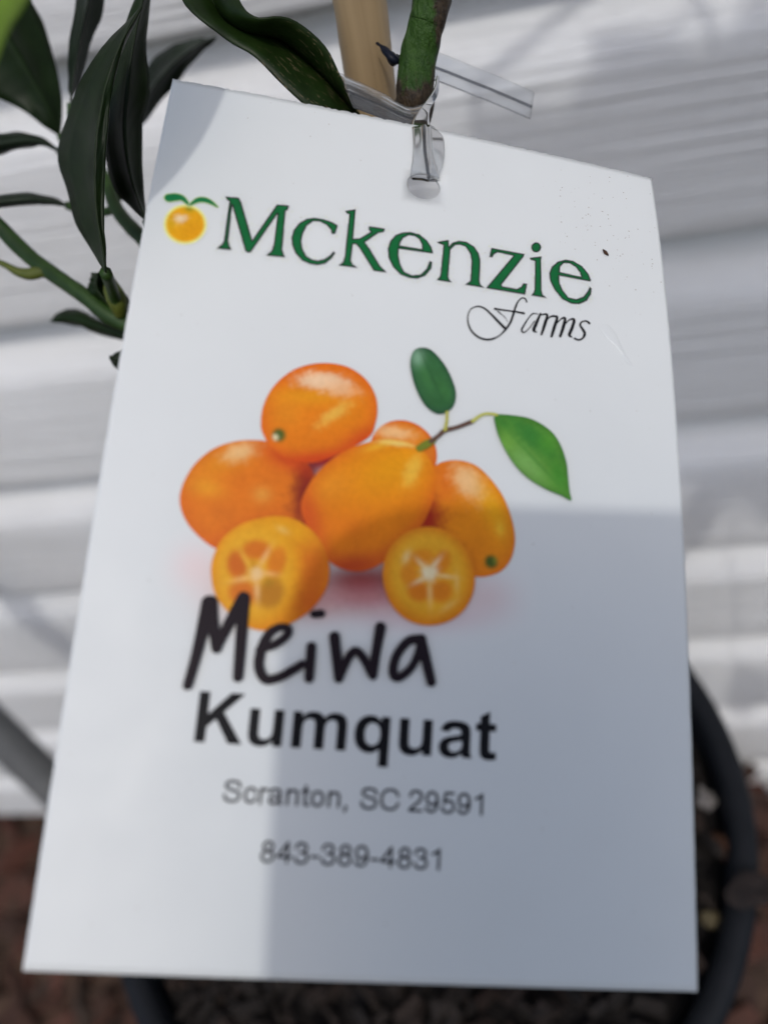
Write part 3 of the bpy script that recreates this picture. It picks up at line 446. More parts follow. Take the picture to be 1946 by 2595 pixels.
def mat_stem():
    M = NT('green_stem_with_bark').set(Roughness=0.55, Specular_IOR_Level=0.25)
    n = M.noise(M.coords((700, 700, 160)), 1.0, 5)
    green = M.ramp(n, [(0.3, (0.014, 0.042, 0.004)), (0.7, (0.03, 0.075, 0.008))])
    tc = M.n('TexCoord'); sep = M.n('SeparateXYZ'); M.l(tc.outputs['Generated'], sep.inputs[0])
    at = M.n('Attribute', attribute_name='bark')
    nn = M.noise(M.coords((1, 1, 0.45)), 330, 5, 0.65)
    ad = M.n('Math', operation='ADD'); M.l(at.outputs['Fac'], ad.inputs[0]); M.l(nn, ad.inputs[1])
    mk = M.ramp(ad.outputs[0], [(0.70, (0, 0, 0)), (0.82, (1, 1, 1))])
    bark = M.ramp(M.noise(M.coords(), 900, 5, 0.7), [(0.35, (0.010, 0.007, 0.005)), (0.65, (0.06, 0.042, 0.024))])
    M.l(M.mix(mk, green, bark), M.b.inputs['Base Color'])
    M.bump(nn, 0.9, 0.002)
    return M.m

def mat_clear(name, tint, film, rough=0.1):
    M = NT(name)
    tr = M.n('BsdfTransparent'); tr.inputs[0].default_value = (*tint, 1)
    df = M.n('BsdfDiffuse'); df.inputs[0].default_value = (0.72, 0.73, 0.74, 1)
    m1 = M.n('MixShader'); m1.inputs[0].default_value = film
    M.l(tr.outputs[0], m1.inputs[1]); M.l(df.outputs[0], m1.inputs[2])
    gl = M.n('BsdfGlossy'); gl.inputs['Roughness'].default_value = rough
    lw = M.n('Fresnel'); lw.inputs[0].default_value = 1.33
    m2 = M.n('MixShader'); M.l(lw.outputs[0], m2.inputs[0]); M.l(m1.outputs[0], m2.inputs[1]); M.l(gl.outputs[0], m2.inputs[2])
    M.l(m2.outputs[0], M.out.inputs[0])
    return M.m

CARD_M = mat_card(); PRINT_M = mat_print()
BLACK_M = mat_ink('black_ink', (0.007, 0.007, 0.009)); GREY_M = mat_ink('thin_black_ink', (0.012, 0.012, 0.015))
MARK_M = mat_ink('marker_ink', (0.013, 0.008, 0.012), 0.5)
LEAF = {'dark': mat_leaf('dark_citrus_leaf', (0.006, 0.0155, 0.0022), (0.013, 0.025, 0.007), 0.16),  # darker than the leaf's own green: shade put into the colour
        'grey': mat_leaf('grey_leaf_underside', (0.012, 0.019, 0.011), (0.022, 0.03, 0.018), 0.05),
        'scarred': mat_leaf('scarred_leaf', (0.010, 0.022, 0.004), (0.022, 0.04, 0.01), 0.10, 0.42, True),
        'pale': mat_leaf('pale_young_leaf', (0.14, 0.22, 0.03), (0.18, 0.25, 0.06), 0.35)}  # last entry: sunlit brightness put into the leaf colour
SIDING_M = mat_siding()
TWIG_M = mat_noise('green_twig', (0.014, 0.038, 0.005), (0.028, 0.064, 0.010), 260, 0.5, 0.3, 0.0006)
STALK_M = mat_noise('yellow_green_stalk', (0.055, 0.075, 0.008), (0.095, 0.11, 0.018), 260, 0.5, 0.2, 0.0005)
STEM_M = mat_stem(); BAMBOO_M = mat_bamboo(); CLEAR_M = mat_clear('clear_plastic', (0.9, 0.91, 0.92), 0.09); RIB_M = mat_clear('smoky_clear_plastic', (0.55, 0.56, 0.58), 0.03)  # darker rib tint paints the refracted line of clear plastic
POT_M = mat_noise('black_pot_plastic', (0.004, 0.005, 0.0068), (0.007, 0.008, 0.0105), 90, 0.6, 0.1, 0.001, 0.2)
SOIL_M = mat_noise('dark_potting_soil', (0.003, 0.0025, 0.003), (0.012, 0.009, 0.007), 120, 0.95, 0.9, 0.006)
GROUND_M = mat_noise('brown_earth', (0.03, 0.018, 0.012), (0.10, 0.06, 0.04), 45, 0.95, 0.8, 0.01)
BARK_M = mat_chip('bark_chip', [(0.03, 0.019, 0.013), (0.06, 0.027, 0.018), (0.095, 0.034, 0.022), (0.034, 0.024, 0.017), (0.08, 0.044, 0.028)])
CHIP_M = mat_chip('soil_chip', [(0.004, 0.0035, 0.0035), (0.008, 0.006, 0.005), (0.022, 0.012, 0.008), (0.006, 0.0045, 0.004), (0.014, 0.009, 0.006)])
PALE_M = mat_noise('perlite', (0.11, 0.10, 0.095), (0.2, 0.185, 0.17), 400, 0.9, 0.5, 0.001)
PEB_M = mat_noise('tan_pebble', (0.08, 0.06, 0.03), (0.14, 0.115, 0.06), 300, 0.8, 0.3, 0.001)
RUST_M = mat_noise('rusty_bark', (0.04, 0.018, 0.010), (0.09, 0.04, 0.02), 250, 0.9, 0.5, 0.002)
DARKB_M = mat_noise('dark_bark', (0.008, 0.006, 0.006), (0.018, 0.012, 0.010), 250, 0.9, 0.5, 0.002)
CYLINDER_M = mat_noise('dark_grey_pipe', (0.085, 0.088, 0.09), (0.12, 0.122, 0.12), 60, 0.5, 0.1, 0.001, 0.4)
CYLINDER2_M = mat_noise('light_grey_pipe', (0.10, 0.10, 0.105), (0.14, 0.14, 0.145), 60, 0.5, 0.1, 0.001, 0.4)
TIE_M = mat_ink('black_tie_plastic', (0.008, 0.010, 0.018), 0.35)
PHONE_M = mat_ink('dark_phone_glass', (0.02, 0.021, 0.024), 0.25)
METAL_M = NT('phone_metal_frame').set(Base_Color=(0.12, 0.12, 0.13, 1), Metallic=0.9, Roughness=0.35).m

# ------------------------------------------------------------------ siding wall
S, Z0, WY = D['LAP_S'], D['LAP_Z0'], D['WALL_Y']
wall = empty('siding_wall', (0, WY, 0), 'white vinyl clapboard wall behind the plant', 'wall')
X0, X1 = -1.6, 1.6
def course(k):
    top, bot = Z0 - (k - 1) * S, Z0 - k * S        # butt line above it, own butt line
    dep = 0.016
    prof = [(.030, top + 0.012), (.030, top - .035 * S), (dep + .002, top - .05 * S), (dep, top - .06 * S), (dep, top - .10 * S)]
    for i in range(1, 11):                           # hollow cove up to the flat face
        t = i / 10
        prof.append((dep * (1 - math.sin(t * math.pi / 2) ** 1.1), top - (.09 + t * .28) * S))
    for i in range(1, 7):
        prof.append((-0.0004 * math.sin(i / 6 * math.pi), top - 0.37 * S - i / 6 * (0.63 * S - 0.0015)))
    prof += [(0.0006, bot - 0.0002), (0.002, bot - 0.0008), (.010, bot - 0.0004), (.027, bot + .001)]
    v, fc = [], []
    nx = 33
    for i in range(nx):
        x = X0 + (X1 - X0) * i / (nx - 1)
        for (y, z) in prof:
            wv = 0.0006 * noise.noise(Vector((x * 4, k * 3.1, z * 6)))
            v.append((x, WY + y + wv, z))
    n = len(prof)
    for i in range(nx - 1):
        for j in range(n - 1):
            a = i * n + j
            fc.append((a, a + n, a + n + 1, a + 1))
    return v, fc
k0 = int((Z0 - 1.5) / S); k1 = int(Z0 / S) + 2
for k in range(k0, k1):
    v, fc = course(k)
    mesh_obj('siding_course', v, fc, SIDING_M, wall)
v = [(X0, WY + .036, -.2), (X1, WY + .036, -.2), (X1, WY + .036, 1.5), (X0, WY + .036, 1.5), (X0, WY + .1, -.2), (X1, WY + .1, -.2), (X1, WY + .1, 1.5), (X0, WY + .1, 1.5)]
mesh_obj('sheathing', v, [(0, 1, 2, 3), (5, 4, 7, 6), (3, 2, 6, 7), (4, 0, 3, 7), (1, 5, 6, 2), (4, 5, 1, 0)], GROUND_M, wall, False)

# ------------------------------------------------------------------ ground
PX, PY, PR = D['POT']
RIM = 0.46; SOILZ = 0.446; POTB = 0.20
def gh(x, y):
    r = math.hypot(x - PX - 0.01, y - PY)
    t = min(1, max(0, (r - 0.14) / 0.21)); t = t * t * (3 - 2 * t)
    h = -0.055 + (POTB + .055) * (1 - t)
    if y > WY - 0.04: h = min(h, h)
    return h + 0.010 * noise.noise(Vector((x * 9, y * 9, 0))) * (1 if r > .14 else 0.2)
v, fc = [], []
xs = sorted(set([round(-6 + i * 0.5, 3) for i in range(25)] + [round(-1 + i * 0.03, 3) for i in range(68)]))
ys = sorted(set([round(-6 + i * 0.5, 3) for i in range(12)] + [round(-0.5 + i * 0.03, 3) for i in range(30)] + [0.37, 0.4]))
for x in xs:
    for y in ys:
        v.append((x, y, gh(x, y)))
ny = len(ys)
for i in range(len(xs) - 1):
    for j in range(ny - 1):
        a = i * ny + j
        fc.append((a, a + ny, a + ny + 1, a + 1))
g = mesh_obj('ground', v, fc, GROUND_M)
tag(g, 'brown earth bed around the pot', kind='structure')

def chip(v, fc, c, size, flat, rnd):
    """one irregular shard"""
    b = len(v)
    ax = Vector((rnd.uniform(-1, 1), rnd.uniform(-1, 1), rnd.uniform(-.35, .35))).normalized()
    up = Vector((rnd.uniform(-.4, .4), rnd.uniform(-.4, .4), 1)); up = (up - ax * up.dot(ax)).normalized(); sd = ax.cross(up)
    L, Wd, T = size * rnd.uniform(.7, 1.4), size * rnd.uniform(.3, .7), size * flat * rnd.uniform(.6, 1.3)
    for (p, q, r) in ((-1, -.6, -.5), (-.8, .7, -.5), (.9, .8, -.5), (1, -.5, -.5), (-.7, -.5, .5), (-.6, .5, .6), (.6, .6, .5), (.8, -.4, .4)):
        v.append(Vector(c) + ax * L * .5 * p * rnd.uniform(.7, 1.2) + sd * Wd * .5 * q * rnd.uniform(.7, 1.2) + up * T * .5 * r * 2)
    for q in ((0, 3, 2, 1), (4, 5, 6, 7), (0, 1, 5, 4), (1, 2, 6, 5), (2, 3, 7, 6), (3, 0, 4, 7)):
        fc.append(tuple(b + i for i in q))
rnd = random.Random(3)
v, fc = [], []
for i in range(2600):
    x, y = rnd.uniform(-.75, .75), rnd.uniform(-.35, WY - 0.004)
    if math.hypot(x - PX, y - PY) < .10: continue
    chip(v, fc, (x, y, gh(x, y) + rnd.uniform(0, .008)), rnd.uniform(.03, .07), .22, rnd)
mu = mesh_obj('bark_mulch', v, fc, BARK_M, None, False)
tag(mu, 'loose brown bark mulch covering the earth around the pot', 'mulch', kind='stuff')

# ------------------------------------------------------------------ pot and soil
pot = empty('plant_pot', (PX, PY, POTB), 'black plastic nursery pot below the tag', 'pot')
def lathe(prof, seg=96):
    v, fc = [], []
    for i in range(seg):
        a = 2 * math.pi * i / seg
        for (r, z) in prof:
            v.append((PX + r * math.cos(a), PY + r * math.sin(a), z))
    n = len(prof)
    for i in range(seg):
        for j in range(n - 1):
            a, b = i * n + j, ((i + 1) % seg) * n + j
            fc.append((a, b, b + 1, a + 1))
    return v, fc
hb = RIM - POTB
body = [(0.0, POTB), (PR * .74, POTB), (PR * .76, POTB + .004), (PR * .93, RIM - .022), (PR * .90, RIM - .022), (PR * .735, POTB + .006), (0.0, POTB + .006)]
v, fc = lathe(body); mesh_obj('pot_wall', v, fc, POT_M, pot)
rimp = []
for i in range(13):
    a = math.pi * i / 12
    rimp.append((PR - .0048 + .0048 * math.cos(a), RIM - .0048 + .0048 * math.sin(a)))
rim = [(PR * .93, RIM - .030), (PR - .001, RIM - .026)] + rimp + [(PR - .0100, RIM - .012), (PR * .905, RIM - .030)]
v, fc = lathe(rim); mesh_obj('rim', v, fc, POT_M, pot)

soil_v, soil_f = [], []
nr, na = 26, 72
for i in range(nr + 1):
    r = PR * .905 * i / nr
    for k in range(na):
        a = 2 * math.pi * k / na
        x, y = PX + r * math.cos(a), PY + r * math.sin(a)
        z = SOILZ + .006 * noise.noise(Vector((x * 40, y * 40, 1))) + .003 * noise.noise(Vector((x * 120, y * 120, 5)))
        soil_v.append((x, y, z))
for i in range(nr):
    for k in range(na):
        a, b = i * na + k, i * na + (k + 1) % na
        soil_f.append((a, b, b + na, a + na))
soil = mesh_obj('potting_soil', soil_v, soil_f, SOIL_M)
tag(soil, 'dark potting soil filling the black pot', 'soil', kind='stuff')
v, fc = [], []
for i in range(1500):
    r, a = PR * .88 * math.sqrt(rnd.random()), rnd.uniform(0, 6.283)
    chip(v, fc, (PX + r * math.cos(a), PY + r * math.sin(a), SOILZ + rnd.uniform(0, .007)), rnd.uniform(.005, .014), .4, rnd)
ch = mesh_obj('soil_chips', v, fc, CHIP_M, None, False)
tag(ch, 'small bark bits scattered over the potting soil', 'bark bits', kind='stuff')

def pebble(name, loc, size, mat, label, cat, sx=1, sy=1, sz=.7, rz=0):
    bm = bmesh.new()
    bmesh.ops.create_icosphere(bm, subdivisions=3, radius=size)
    M = Matrix.Rotation(rz, 4, 'Z') @ Matrix.Diagonal((sx, sy, sz, 1))
    for q in bm.verts:
        q.co *= 1 + .7 * noise.noise(q.co * (1.1 / size) + Vector(loc) * 50)
        q.co = M @ q.co
    me = bpy.data.meshes.new(name); bm.to_mesh(me); bm.free(); me.materials.append(mat)
    o = bpy.data.objects.new(name, me); o.location = loc; col.objects.link(o)
    return tag(o, label, cat)
c = D['CHIPS']
pebble('perlite_lump', Vector(c['perlite']) + Vector((0, 0, .003)), .0034, PALE_M, 'pale perlite lump on the soil beside the right tag edge', 'perlite', 1, 1.3)
pebble('tan_pebble', Vector(c['pebble']) + Vector((0, 0, .003)), .0032, PEB_M, 'small tan pebble on the soil low beside the tag', 'pebble')
pebble('bark_nugget', Vector(c['bark']) + Vector((0, 0, .003)), .0045, RUST_M, 'rusty brown bark nugget on the soil near the pot rim', 'bark', .7, 1.7, .7, .3)
pebble('bark_flake', Vector(c['rim']), .0052, DARKB_M, 'dark brown bark flake lying across the pot rim', 'bark', 1.6, .9, .3, .1)

# ------------------------------------------------------------------ slanting grey cylinder
a, b = Vector(D['PIPE'][0]), Vector(D['PIPE'][1])
d = (b - a).normalized()
t = (gh(b.x, b.y) + .004 - b.z) / d.z
cylinder = empty('grey_pipe', b, 'dark grey plastic pipe leaning low against the white wall', 'pipe')  # plain cylinder for a grey diagonal of unknown identity
v, fc = tube([a - d * .35, a, b, b + d * max(0, t)], [.0115] * 4, 20, 30); mesh_obj('pipe_body', v, fc, CYLINDER_M, cylinder)
v, fc = tube([b - d * .015, b + d * .012], [.0135, .0135], 20, 4); mesh_obj('collar', v, fc, CYLINDER_M, cylinder)

# ------------------------------------------------------------------ hang tag
C = D['CARD']
CW, CH = C['w'], C['h']
CR_ = Matrix(C['rot']); CL = Vector(C['loc'])
_N = 240
_t = (np.arange(_N) + .5) / _N * (CH * 1.05)
_th = C['k0'] * _t + C['k1'] * _t * _t / 2
_yy = np.concatenate([[0], np.cumsum(np.cos(_th))]) * (CH * 1.05) / _N
_zz = np.concatenate([[0], np.cumsum(np.sin(_th))]) * (CH * 1.05) / _N
_vv = np.linspace(0, CH * 1.05, _N + 1)
CRn = np.array(C['rot']); CLn = np.array(C['loc'])
def on_card(u, v, off=0.0):
    """card millimetres (arrays) -> world points; off = height above the printed face, mm"""
    u = np.asarray(u, float) / 1000; v = np.asarray(v, float) / 1000
    y = np.interp(v, _vv, _yy); z = np.interp(v, _vv, _zz)
    z = z + C['tw'] * (u - CW / 2) * (v - .058) + C['kx'] * (u - CW / 2) ** 2 - np.asarray(off, float) / 1000
    L = np.stack([u - CW / 2, y, z], -1)
    return L @ CRn.T + CLn
tagroot = empty('hang_tag', tuple(on_card(38.1, 58.0)), 'large white printed plant tag with orange kumquats and green lettering', 'tag')

def card_mesh():
    hx, hy, hr = D['HOLE']
    nu, nv = 152, 118
    us = np.linspace(0, CW * 1000, nu + 1); vsn = np.linspace(0, CH * 1000, nv + 1)
    i0, i1 = np.searchsorted(us, hx - 3.6), np.searchsorted(us, hx + 3.6)
    j0, j1 = np.searchsorted(vsn, hy - 3.6), np.searchsorted(vsn, hy + 3.6)
    rj = random.Random(11)
    UVs = []
    for j in range(nv + 1):
        for i in range(nu + 1):
            u, w = us[i], vsn[j]
            if j == 0 and 0 < i < nu: w += rj.uniform(-.14, .16) + (.09 if i % 2 else -.07)
            if i in (0, nu) and 0 < j: u += rj.uniform(-.025, .025)
            UVs.append((u, w))
    idx = lambda i, j: j * (nu + 1) + i
    faces = []
    for j in range(nv):
        for i in range(nu):
            if i0 <= i < i1 and j0 <= j < j1: continue
            faces.append((idx(i, j), idx(i, j + 1), idx(i + 1, j + 1), idx(i + 1, j)))
    ring = [(i, j0) for i in range(i0, i1)] + [(i1, j) for j in range(j0, j1)] + [(i, j1) for i in range(i1, i0, -1)] + [(i0, j) for j in range(j1, j0, -1)]
    b = len(UVs)
    for (i, j) in ring:
        a = math.atan2(vsn[j] - hy, us[i] - hx)
        UVs.append((hx + hr * math.cos(a), hy + hr * math.sin(a)))
    n = len(ring)
    for k in range(n):
        p, q = ring[k], ring[(k + 1) % n]
        faces.append((idx(*p), b + k, b + (k + 1) % n, idx(*q)))
    A = np.array(UVs)
    return on_card(A[:, 0], A[:, 1]), faces
v, fc = card_mesh()
card = mesh_obj('card', [tuple(p) for p in v], fc, CARD_M, tagroot)
solidify(card, 0.00045, -1.0)

def set_ink(ob, cols):
    at = ob.data.color_attributes.new('ink', 'FLOAT_COLOR', 'POINT')
    arr = np.ones((len(cols), 4), np.float32); arr[:, :3] = cols
    at.data.foreach_set('color', arr.ravel())

def seg_dist(px, py, pts, ws):
    best = np.full(px.shape, 1e9)
    for i in range(len(pts) - 1):
        (x0, y0), (x1, y1) = pts[i], pts[i + 1]
        dx, dy = x1 - x0, y1 - y0; L2 = dx * dx + dy * dy + 1e-9
        t = np.clip(((px - x0) * dx + (py - y0) * dy) / L2, 0, 1)
        dd = np.hypot(px - x0 - t * dx, py - y0 - t * dy) - (ws[i] * (1 - t) + ws[i + 1] * t) / 2
        best = np.minimum(best, dd)
    return best

def poly_sd(px, py, polys):
    ins = np.zeros(px.shape, bool); best = np.full(px.shape, 1e9)
    for pl in polys:
        n = len(pl)
        for i in range(n):
            (x0, y0), (x1, y1) = pl[i], pl[(i + 1) % n]
            cr = ((y0 > py) != (y1 > py)) & (px < (x1 - x0) * (py - y0) / ((y1 - y0) if y1 != y0 else 1e-9) + x0)
            ins ^= cr
        best = np.minimum(best, seg_dist(px, py, list(pl) + [pl[0]], [0] * (n + 1)))
    return np.where(ins, -best, best)

def cells(name, sd_fn, box, cell, off, mat, colfn=None, grow=0.0):
    """print a shape on the card as a fine sheet of cells lying on its face"""
    x0, y0, x1, y1 = box
    nx, ny = int((x1 - x0) / cell) + 1, int((y1 - y0) / cell) + 1
    gx = x0 + (np.arange(nx) + .5) * cell; gy = y0 + (np.arange(ny) + .5) * cell
    X, Y = np.meshgrid(gx, gy)
    sd = sd_fn(X, Y)
    keep = sd < grow
    if colfn is not None:
        cc, keep = colfn(X, Y, sd, keep)
    J, I = np.nonzero(keep)
    if len(I) == 0: return None
    if colfn is not None:                     # flat colour per cell: own corners
        cx, cy = gx[I], gy[J]; h = cell / 2
        U = np.stack([cx - h, cx - h, cx + h, cx + h], 1).ravel(); V = np.stack([cy - h, cy + h, cy + h, cy - h], 1).ravel()
        W3 = on_card(U, V, off); fcs = np.arange(len(U)).reshape(-1, 4)
        ob = mesh_obj(name, W3.tolist(), fcs.tolist(), mat, tagroot)
        set_ink(ob, np.repeat(cc[J, I], 4, 0))
    else:
        key = {}
        vs_, fcs = [], []
        for i, j in zip(I.tolist(), J.tolist()):
            q = []
            for (a, b) in ((i, j), (i, j + 1), (i + 1, j + 1), (i + 1, j)):
                k = key.get((a, b))
                if k is None:
                    k = key[(a, b)] = len(vs_); vs_.append((a, b))
                q.append(k)
            fcs.append(q)
        A = np.array(vs_, float)
        U, V = x0 + A[:, 0] * cell, y0 + A[:, 1] * cell
        # pull the stepped border onto the true outline
        s0 = sd_fn(U, V); e = cell * .25
        gxn = (sd_fn(U + e, V) - sd_fn(U - e, V)) / (2 * e); gyn = (sd_fn(U, V + e) - sd_fn(U, V - e)) / (2 * e)
        gl = np.hypot(gxn, gyn) + 1e-6
        near = np.abs(s0) < cell * .75
        U = np.where(near, U - gxn / gl * s0, U); V = np.where(near, V - gyn / gl * s0, V)
        ob = mesh_obj(name, on_card(U, V, off).tolist(), fcs, mat, tagroot)
    return ob

def bbox(pts, g):
    a = np.array(pts); return (a[:, 0].min() - g, a[:, 1].min() - g, a[:, 0].max() + g, a[:, 1].max() + g)

# --- logo letters: low-resolution print, green with a near-black edge
nrng = np.random.RandomState(5)
G1, G2, DK = np.array(ink((8, 104, 56))), np.array(ink((26, 88, 52))), np.array(ink((26, 30, 34)))
PW = np.array(PAPER)
def logo_cols(X, Y, sd, keep):
    r = nrng.rand(*X.shape); cc = np.empty(X.shape + (3,))
    g = G1 * (1 - r[..., None] * .8) + G2 * r[..., None] * .8
    t = np.clip((-sd - .10) / .16, 0, 1)[..., None]
    cc[:] = DK * (1 - t) + g * t
    edge = np.clip((sd + .03) / .10, 0, 1)[..., None]
    cc = cc * (1 - edge) + PW * edge * .6 + cc * edge * .4
    halo = (sd > .06) & (sd < .75) & (nrng.rand(*X.shape) < .16)
    tint = np.array([[.97, .99, .80], [.99, .93, .96], [.92, .97, 1.0], [.97, .98, .88]])[nrng.randint(0, 4, X.shape)] * PW
    cc = np.where(halo[..., None], tint, cc)
    return cc, (sd < .06) | halo
for key, polys in D['LOGO'].items():
    pts = [p for q in polys for p in q]
    sm = [q for q in polys]
    cells('letter', lambda X, Y, q=sm: poly_sd(X, Y, q), bbox(pts, .8), .125, .05, PRINT_M, logo_cols)
for key, strokes in D['FARMS']:
    ss = [(catmull(p, len(p) * 5), [w[0] for w in catmull([(x,) for x in ws], len(p) * 5)]) for p, ws in strokes]
    cells('letter', lambda X, Y, q=ss: np.minimum.reduce([seg_dist(X, Y, p, w) for p, w in q]), bbox([p for q in strokes for p in q[0]], .5), .09, .09, BLACK_M)

# --- hand-written word
for key, strokes in D['MEIWA']:
    ss = [(catmull(p, max(4, len(p) * 5)), [w[0] for w in catmull([(x,) for x in ws], max(4, len(p) * 5))]) for p, ws in strokes]
    o = cells('handwritten_letter', lambda X, Y, q=ss: np.minimum.reduce([seg_dist(X, Y, p, w) for p, w in q]), bbox([p for q in strokes for p in q[0]], 1.2), .11, .46, MARK_M)

# --- bold grotesque word: quadratic outlines, 2048 units per em
GLY = {
 'K': (1479, 'M150 0 V1466 H446 V815 L1044 1466 H1442 L890 895 L1472 0 H1089 L686 688 L446 443 V0 Z'),
 'u': (1251, 'M847 0 V159 Q789 74 694.5 25 T495 -24 Q388 -24 303 23 T180 155 T142 390 V1062 H423 V574 Q423 350 438.5 299.5 T495 219.5 T599 190 Q672 190 730 230 T809.5 329.5 T831 614 V1062 H1112 V0 Z'),
 'm': (1821, 'M126 1062 H385 V917 Q524 1086 716 1086 Q818 1086 893 1044 T1016 917 Q1086 1002 1167 1044 T1340 1086 Q1457 1086 1538 1038.5 T1659 899 Q1688 824 1688 679 V0 H1407 V607 Q1407 765 1378 811 Q1339 871 1258 871 Q1199 871 1147 835 T1072 729.5 T1049 510 V0 H768 V582 Q768 735 753 779 T706.5 845 T622 867 Q557 867 505 832 T430.5 731 T408 512 V0 H126 Z'),
 'q': (1251, 'M1114 1062 V-404 H833 V135 Q780 60 705 18 T540 -24 Q350 -24 222 120 T94 530 Q94 795 220 940.5 T546 1086 Q647 1086 719.5 1043 T850 912 V1062 Z M612 866 Q706 866 772 785 T838 533 T772 281 T612 200 T452 281 T386 533 T452 785 T612 866 Z'),
 'a': (1139, 'M357 738 L102 784 Q145 938 250 1012 T562 1086 Q750 1086 842 1041.5 T971.5 928.5 T1009 675 L1006 347 Q1006 208 1019.5 142 T1070 0 H792 Q781 28 765 83 L755 116 Q683 46 601 11 T426 -24 Q262 -24 167.5 65 T73 290 Q73 380 116 450.5 T236.5 558.5 T454 622 Q649 661 724 691 V719 Q724 797 685.5 831 T540 865 Q467 865 426 836.5 T357 738 Z M733 510 Q680 492 565 467.5 T414.5 419.5 Q357 378 357 314 Q357 251 404 205 T523.5 159 Q604 159 677 212 Q731 252 748 310 Q760 348 760 454 Z'),
 't': (682, 'M634 1062 V838 H442 V410 Q442 280 447.5 258.5 T472.5 223 T521 209 Q561 209 637 237 L661 19 Q560 -24 433 -24 Q355 -24 292.5 2 T201 69.5 T160.5 181 Q151 229 151 375 V838 H22 V1062 H151 V1273 L433 1437 V1062 Z')}
def parse(path):
    polys, cur, p, ctl = [], [], (0, 0), None
    for tk in __import__('re').findall(r'([MLHVQTZ])([^MLHVQTZ]*)', path):
        n = [float(x) for x in tk[1].split()]
        c_ = tk[0]
        if c_ == 'M': cur = [tuple(n)]; p = tuple(n)
        elif c_ == 'L': p = tuple(n); cur.append(p)
        elif c_ == 'H': p = (n[0], p[1]); cur.append(p)
        elif c_ == 'V': p = (p[0], n[0]); cur.append(p)
        elif c_ in 'QT':
            if c_ == 'T':
                ct = (2 * p[0] - ctl[0], 2 * p[1] - ctl[1]) if ctl else p; e = tuple(n)
            else:
                ct = (n[0], n[1]); e = (n[2], n[3])
            for i in range(1, 7):
                t = i / 6
                cur.append(tuple((1 - t) ** 2 * p[k] + 2 * t * (1 - t) * ct[k] + t * t * e[k] for k in (0, 1)))
            p = e; ctl = ct
        elif c_ == 'Z': polys.append(cur)
        if c_ not in 'QT': ctl = None
    return polys
def word_bold(word, u0, u1, base, cap):
    tot = sum(GLY[ch_][0] for ch_ in word) - 150 - 30
    sx = (u1 - u0) / tot; sy = cap / 1466
    x = u0 - 150 * sx
    for ch_ in word:
        polys = [[(x + a * sx, base - b * sy) for a, b in q] for q in parse(GLY[ch_][1])]
        cells('letter', lambda X, Y, q=polys: poly_sd(X, Y, q), bbox([p for q in polys for p in q], .2), .11, .06, BLACK_M)
        x += GLY[ch_][0] * sx
word_bold('Kumquat', 15.15, 50.85, 92.62, 5.72)

# --- small grotesque lines as pen strokes, 2048 units per em
def ell(cx, cy, rx, ry, n=20):
    return [(cx + rx * math.cos(t), cy + ry * math.sin(t)) for t in np.linspace(0, 2 * math.pi, n + 1)]
SG = {
 'S': (1366, [[(1175, 1030), (1120, 1230), (960, 1350), (690, 1385), (400, 1340), (250, 1210), (245, 1060), (330, 930), (560, 840), (850, 770), (1080, 670), (1180, 520), (1180, 380), (1090, 200), (900, 95), (690, 75), (430, 110), (260, 230), (190, 470)]]),
 'c': (1024, [[(905, 700), (830, 890), (700, 985), (560, 1000), (370, 940), (240, 760), (215, 530), (250, 290), (390, 110), (570, 65), (740, 110), (860, 220), (930, 390)]]),
 'r': (682, [[(225, 0), (225, 1000)], [(225, 560), (260, 800), (370, 940), (500, 985), (650, 930)]]),
 'a': (1139, [[(160, 760), (250, 930), (400, 1000), (590, 1000), (780, 950), (850, 820), (850, 600), (855, 300), (880, 120), (930, 40)], [(850, 600), (700, 560), (450, 510), (240, 440), (165, 300), (210, 130), (350, 65), (540, 70), (730, 170), (840, 330)]]),
 'n': (1139, [[(225, 60), (225, 1000)], [(225, 600), (280, 830), (420, 970), (600, 1000), (780, 950), (870, 820), (890, 640), (890, 60)]]),
 't': (569, [[(280, 1330), (280, 250), (330, 100), (430, 75), (530, 85)], [(60, 990), (500, 990)]]),
 'o': (1139, [ell(570, 530, 385, 465)]),
 ',': (569, [[(270, 120), (265, 0), (190, -200)]]), ' ': (569, []),
 'C': (1479, [[(1330, 1000), (1230, 1230), (1030, 1360), (790, 1395), (480, 1320), (270, 1100), (200, 740), (260, 380), (470, 150), (790, 75), (1060, 120), (1270, 300), (1370, 500)]]),
 '2': (1139, [[(150, 1050), (230, 1280), (400, 1385), (600, 1390), (820, 1320), (930, 1150), (930, 1000), (850, 800), (620, 560), (330, 310), (150, 110)], [(150, 87), (980, 87)]]),
 '9': (1139, [ell(550, 960, 370, 425), [(925, 960), (950, 700), (900, 380), (780, 170), (560, 70), (350, 100), (220, 220), (170, 340)]]),
 '5': (1139, [[(930, 1380), (370, 1380)], [(370, 1380), (270, 700)], [(270, 700), (420, 820), (600, 870), (820, 800), (960, 600), (975, 440), (900, 220), (730, 100), (530, 70), (320, 120), (210, 240), (150, 400)]]),
 '1': (1139, [[(690, 60), (690, 1400)], [(690, 1400), (560, 1250), (260, 1090)]]),
 '8': (1139, [ell(570, 1090, 310, 300), ell(570, 420, 390, 350)]),
 '4': (1139, [[(760, 60), (760, 1380)], [(740, 1380), (120, 440)], [(130, 430), (1000, 430)]]),
 '3': (1139, [[(170, 1060), (250, 1270), (400, 1385), (560, 1390), (760, 1330), (870, 1180), (870, 1000), (760, 850), (560, 790), (480, 790)], [(500, 800), (700, 780), (890, 660), (970, 470), (930, 240), (760, 100), (560, 70), (350, 110), (220, 240), (155, 400)]]),
 '-': (682, [[(110, 530), (570, 530)]])}
